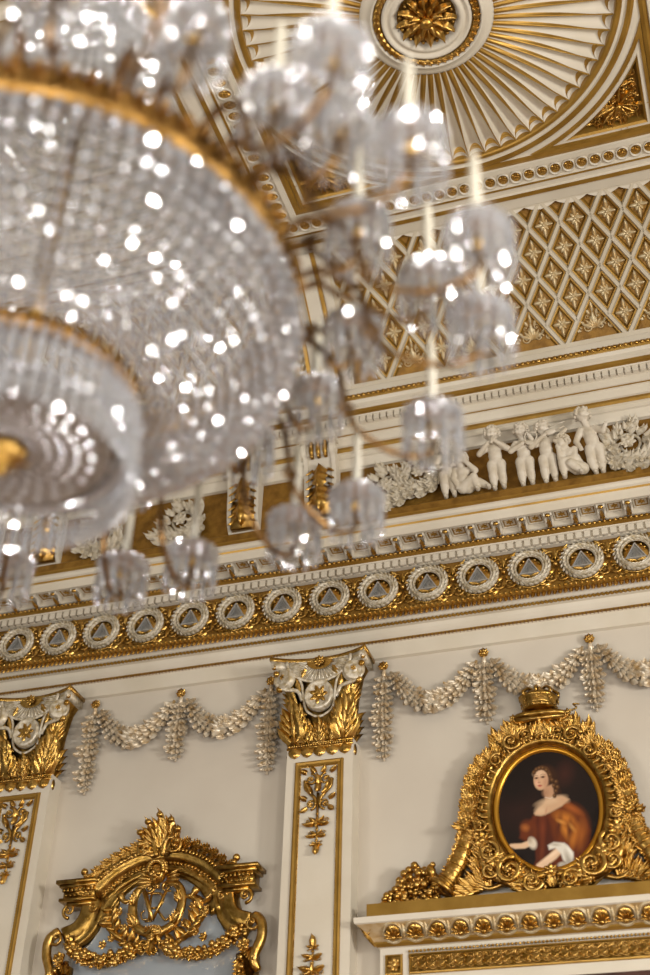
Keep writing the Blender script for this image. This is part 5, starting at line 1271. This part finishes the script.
def strand(prof, r0, r1, gap=1.12, seed=0):
    """beads along a profile (r, z) at angle 0"""
    m = MB(); P = [np.array(q, float) for q in path([(a, b, 0) for a, b in prof], 10)]; d = 0; rnd = random.Random(seed); Ls = [0]
    for i in range(len(P) - 1): Ls.append(Ls[-1] + np.linalg.norm(P[i + 1] - P[i]))
    s = 0
    while s < Ls[-1]:
        t = s / Ls[-1]; r = r0 + (r1 - r0) * t; i = max(j for j in range(len(Ls) - 1) if Ls[j] <= s); f = (s - Ls[i]) / (Ls[i + 1] - Ls[i] + 1e-9); p = P[i] * (1 - f) + P[i + 1] * f
        m.add(octa, X((p[0], rnd.uniform(-.002, .002), p[1]), rnd.uniform(0, 1.5), rx=rnd.uniform(-.9, .9), ry=rnd.uniform(-.9, .9), s=r))
        s += 2 * r * gap
    return m
bowl_prof = [(.725, L(2.80)), (.775, L(2.745)), (.79, L(2.68)), (.765, L(2.60)), (.70, L(2.53)), (.59, L(2.465)), (.47, L(2.43)), (.36, L(2.42))]
NSB = 100
bmesh_ = [strand(bowl_prof, .0205, .012, 1.2, k).mesh('bowl_strand', CRYS, smooth=False) for k in range(3)]
for i in range(NSB): obj('bowl_strand', bmesh_[i % 3], ch, rot=(0, 0, 2 * pi * i / NSB))
tent = [(.70, L(2.93)), (.60, L(3.05)), (.48, L(3.25)), (.38, L(3.5)), (.30, L(3.8)), (.26, L(4.05))]
tm = strand(tent, .017, .010, 1.25, 5).mesh('tent_strand', CRYS, smooth=False)
for i in range(84): obj('tent_strand', tm, ch, rot=(0, 0, 2 * pi * (i + .5) / 84))
def prism(l, r=.009):
    return MB().raw([(0, 0, 0), (r, 0, -l * .12), (0, r, -l * .12), (-r, 0, -l * .12), (0, -r, -l * .12), (r * .8, 0, -l * .85), (0, r * .8, -l * .85), (-r * .8, 0, -l * .85), (0, -r * .8, -l * .85), (0, 0, -l)],
        [(0, 1, 2), (0, 2, 3), (0, 3, 4), (0, 4, 1), (1, 5, 6, 2), (2, 6, 7, 3), (3, 7, 8, 4), (4, 8, 5, 1), (5, 9, 6), (6, 9, 7), (7, 9, 8), (8, 9, 5)])
pd = MB(); pd.add(octa, X((.352, 0, L(2.37)), s=.014)); pd.add(prism(.13, .017), X((.354, 0, L(2.355)), .4)); pd.add(octa, X((.36, 0, L(2.215)), s=.014)); pd.add(prism(.085, .016), X((.362, 0, L(2.205)), .2)); pd.add(octa, X((.33, 0, L(2.255)), .5, s=.018))
pdm = pd.mesh('fringe_prism', CRYS, smooth=False)
for i in range(60): obj('fringe_prism', pdm, ch, rot=(0, 0, 2 * pi * i / 60))
m = MB(); m.add(lathe([(0, L(2.225)), (.05, L(2.228)), (.15, L(2.232)), (.27, L(2.24)), (.285, L(2.235)), (.29, L(2.25)), (.29, L(2.27)), (0, L(2.27))], 48)); m.build('base_plate', MESHG, ch, off=(0, 0, 0))
for_ = MB(); 
for i in range(26):
    for r, s_ in ((.08, .010), (.12, .010), (.16, .011), (.2, .011), (.24, .011)): for_.add(octa, X((r * cos(2 * pi * i / 26 + r * 9), r * sin(2 * pi * i / 26 + r * 9), L(2.226)), s=s_))
o = for_.build('plate_beading', CRYS, ch, off=(0, 0, 0), smooth=False); o['kind'] = 'stuff'
m = MB(); m.add(lathe([(0, L(2.13)), (.012, L(2.135)), (.02, L(2.15)), (.012, L(2.165)), (.03, L(2.175)), (.045, L(2.195)), (.045, L(2.21)), (.06, L(2.225)), (0, L(2.24))], 20))
for k in range(8): m.add(leaf(.06, .03, 2, .3, 6), X((0, 0, 0), k * pi / 4) @ frame((.015, 0, L(2.18)), (0, 1, 0), (.9, 0, .45), (.45, 0, -.9)))
m.build('gilt_finial', GOLD, ch, off=(0, 0, 0))
m = MB(); m.add(lathe([(.0, L(4.2)), (.26, L(4.15)), (.29, L(4.1)), (.27, L(4.05)), (.25, L(4.03))], 40)); m.add(tube([(0, 0, L(2.27)), (0, 0, L(4.2))], .025, 10)); m.add(tube([(0, 0, L(4.15)), (0, 0, L(7.49))], .018, 8)); m.add(lathe([(.0, L(7.44)), (.12, L(7.46)), (.14, L(7.5))], 24)); m.build('stem_and_crown', GOLDD, ch, off=(0, 0, 0))
# candle arms
bob = MB(); bob.add(lathe([(.012, 0), (.05, .004), (.075, .016), (.092, .034), (.095, .038), (.072, .024), (.02, .012)], 16))
for i in range(16): a = 2 * pi * i / 16; bob.add(octa, X((.092 * cos(a), .092 * sin(a), .034), s=.012))
BOB = bob.mesh('crystal_drip_dish', CRYS, smooth=False)
pn = MB()
for i in range(14):
    a = 2 * pi * i / 14; q = X((.09 * cos(a), .09 * sin(a), .018), a); pn.add(octa, q @ X((0, 0, -.01), s=.010)); pn.add(octa, q @ X((0, 0, -.034), s=.011)); pn.add(prism(.075, .011), q @ X((.0, 0, -.05), .4)); pn.add(octa, q @ X((0, 0, -.135), s=.010))
for i in range(4):
    a = 2 * pi * (i + .5) / 4; q = X((.05 * cos(a), .05 * sin(a), -.01), a); pn.add(octa, q @ X((0, 0, -.01), s=.009)); pn.add(prism(.09, .011), q @ X((0, 0, -.025), .2)); pn.add(octa, q @ X((0, 0, -.125), s=.011))
PEND = pn.mesh('pendant_drops', CRYS, smooth=False)
cu_ = MB(); cu_.add(lathe([(0, -.03), (.012, -.025), (.022, -.01), (.018, .0), (.03, .01), (.024, .03), (.02, .045), (.026, .055), (.016, .06)], 14))
CUP = cu_.mesh('gilt_candle_cup', GOLD)
cn = MB(); cn.add(lathe([(0, .055), (.0165, .055), (.0155, .28), (.014, .34), (.008, .365), (.003, .38), (0, .39)], 12)); CNM = cn.mesh('candle', CANDLE)
def arm(ang, R_, zc, sway=0.):
    a = radians(ang); r0 = .74; z0 = 2.84 - zc
    pr_ = path([(r0 - R_, 0, z0), (r0 - R_ + .10, 0, z0 + .05), (r0 - R_ + (R_ - r0) * .38, 0, z0 * .9 + .0), (r0 - R_ + (R_ - r0) * .5, 0, -.07), (r0 - R_ + (R_ - r0) * .78, 0, -.15), (-.01, 0, -.11), (0, 0, -.03)], 6)
    m = tube(pr_, [.010] * (len(pr_) - 12) + [.008] * 12, 7); 
    m.add(spiral(.03, 1.3, .2, .25), frame((r0 - R_ + (R_ - r0) * .45, 0, -.02), (1, 0, 0), (0, 0, 1), (0, -1, 0))); m.add(leaf(.09, .04, 3, .4, 7), frame((r0 - R_ + .05, 0, z0 + .04), (0, 1, 0), (.9, 0, .2), (-.2, 0, .9)))
    o = bpy.data.objects.new('candle_arm', m.mesh('candle_arm', BRONZE)); COL.objects.link(o); o.parent = ch
    o.location = (R_ * cos(a), R_ * sin(a), L(zc)); o.rotation_euler = (0, 0, a)
    for nm, me in (('gilt_candle_cup', CUP), ('crystal_drip_dish', BOB), ('pendant_drops', PEND), ('candle', CNM)):
        c = obj(nm, me, o)
        c.rotation_euler = (0, 0, (ang * 1.3) % 6.28)
for ang, R_ in ((121.9, 1.32), (103.1, 1.30), (90.6, 1.26), (70.2, 1.24), (58.4, 1.28), (35.8, 1.27), (15.1, 1.32), (1.1, 1.34), (-15.1, 1.29), (-29.2, 1.30), (-48, 1.3), (-66, 1.3), (140, 1.3), (158, 1.3), (176, 1.3), (194, 1.3), (212, 1.3), (230, 1.3)): arm(ang, R_, 2.66)
for ang, R_ in ((32.1, .98), (6, .98), (-23.3, .97), (18.6, 1.18), (-13.9, 1.06), (-40, 1.0), (-60, 1.0), (52, 1.0), (72, 1.0), (100, 1.0), (130, 1.0), (160, 1.0), (190, 1.0), (220, 1.0)): arm(ang, R_, 2.9)

# ------------------------------------------------------------------ light, camera
w = bpy.data.worlds.new('world'); bpy.context.scene.world = w; w.use_nodes = True; nt = w.node_tree
bg = nt.nodes['Background']; tc = nt.nodes.new('ShaderNodeTexCoord')
br_ = nt.nodes.new('ShaderNodeTexBrick'); br_.inputs['Scale'].default_value = 3.2; br_.inputs['Mortar Size'].default_value = .13; br_.offset = 0
mp = nt.nodes.new('ShaderNodeMapping'); mp.inputs['Scale'].default_value = (1, 1, .5)
nt.links.new(tc.outputs['Generated'], mp.inputs['Vector'])
nz = nt.nodes.new('ShaderNodeTexNoise'); nz.inputs['Scale'].default_value = 2.2; nz.inputs['Detail'].default_value = 3
nt.links.new(tc.outputs['Generated'], nz.inputs['Vector'])
rp = nt.nodes.new('ShaderNodeValToRGB'); e = rp.color_ramp.elements
e[0].position = .38; e[0].color = (.16, .13, .10, 1); e[1].position = .62; e[1].color = (1.5, 1.38, 1.22, 1)
nt.links.new(nz.outputs['Fac'], rp.inputs['Fac']); nt.links.new(rp.outputs['Color'], bg.inputs['Color']); bg.inputs['Strength'].default_value = .27
def area(name, loc, tgt, sx, sy, e, col):
    l = bpy.data.lights.new(name, 'AREA'); l.shape = 'RECTANGLE'; l.size = sx; l.size_y = sy; l.energy = e; l.color = col
    o = bpy.data.objects.new(name, l); COL.objects.link(o); o.location = (loc[0], loc[1], loc[2] + Z0)
    d = Vector(tgt) - Vector(loc); o.rotation_euler = d.to_track_quat('-Z', 'Y').to_euler(); return o
area('window_light', (6.5, -6.0, 2.0), (-2.5, 0, 3.6), 1.0, 1.4, 470, (1, .96, .9))
area('window_light', (5.5, -11, 1.6), (-2, -2, 4.5), 1.0, 1.4, 170, (1, .93, .84))
area('window_light', (-1, -13.5, 1.8), (-2, -1, 5.5), 1.6, 1.6, 60, (1, .95, .88))
area('window_light', (-6.8, -9, 1.5), (-1.5, -3, 5.5), 1.2, 1.4, 120, (1, .95, .88))
for k, (x, y, z) in enumerate(((2.5, -9.5, 1.2), (.6, -9.6, .2), (-3.5, -9.8, .6), (3.4, -5.5, 2.2), (-1.2, -8.6, 0.3), (-4.5, -7.5, .5), (1.6, -6.5, .8), (-.4, -10.2, 2.0))):
    area('glint_helper', (x, y, z), (AX, AY, 2.6), .24, .24, 52, (1, .96, .92))  # unseen small lights, added to make the crystal sparkle

cam = bpy.data.cameras.new('camera'); co_ = bpy.data.objects.new('camera', cam); COL.objects.link(co_)
F_, PIT, ROL, YAW = 1320, 0.63895455, 0.03468653, 0.33662827
f = Vector((-sin(YAW) * cos(PIT), cos(YAW) * cos(PIT), sin(PIT))); r = Vector((cos(YAW), sin(YAW), 0)); u = r.cross(f)
r2 = r * cos(ROL) + u * sin(ROL); u2 = -r * sin(ROL) + u * cos(ROL)
co_.matrix_world = Matrix(((r2.x, u2.x, -f.x, 0), (r2.y, u2.y, -f.y, -8), (r2.z, u2.z, -f.z, Z0), (0, 0, 0, 1)))
cam.sensor_fit = 'VERTICAL'; cam.sensor_height = 36; cam.sensor_width = 24; cam.lens = 36 * F_ / 975
cam.dof.use_dof = True; cam.dof.focus_distance = 9.1; cam.dof.aperture_fstop = .92
cam.clip_end = 100
sc_ = bpy.context.scene; sc_.camera = co_
sc_.cycles.max_bounces = 8; sc_.cycles.transmission_bounces = 7; sc_.cycles.glossy_bounces = 4; sc_.cycles.diffuse_bounces = 3; sc_.cycles.caustics_refractive = False; sc_.cycles.caustics_reflective = False
sc_.cycles.sample_clamp_indirect = 6
sc_.view_settings.view_transform = 'Standard'; sc_.view_settings.exposure = -.03
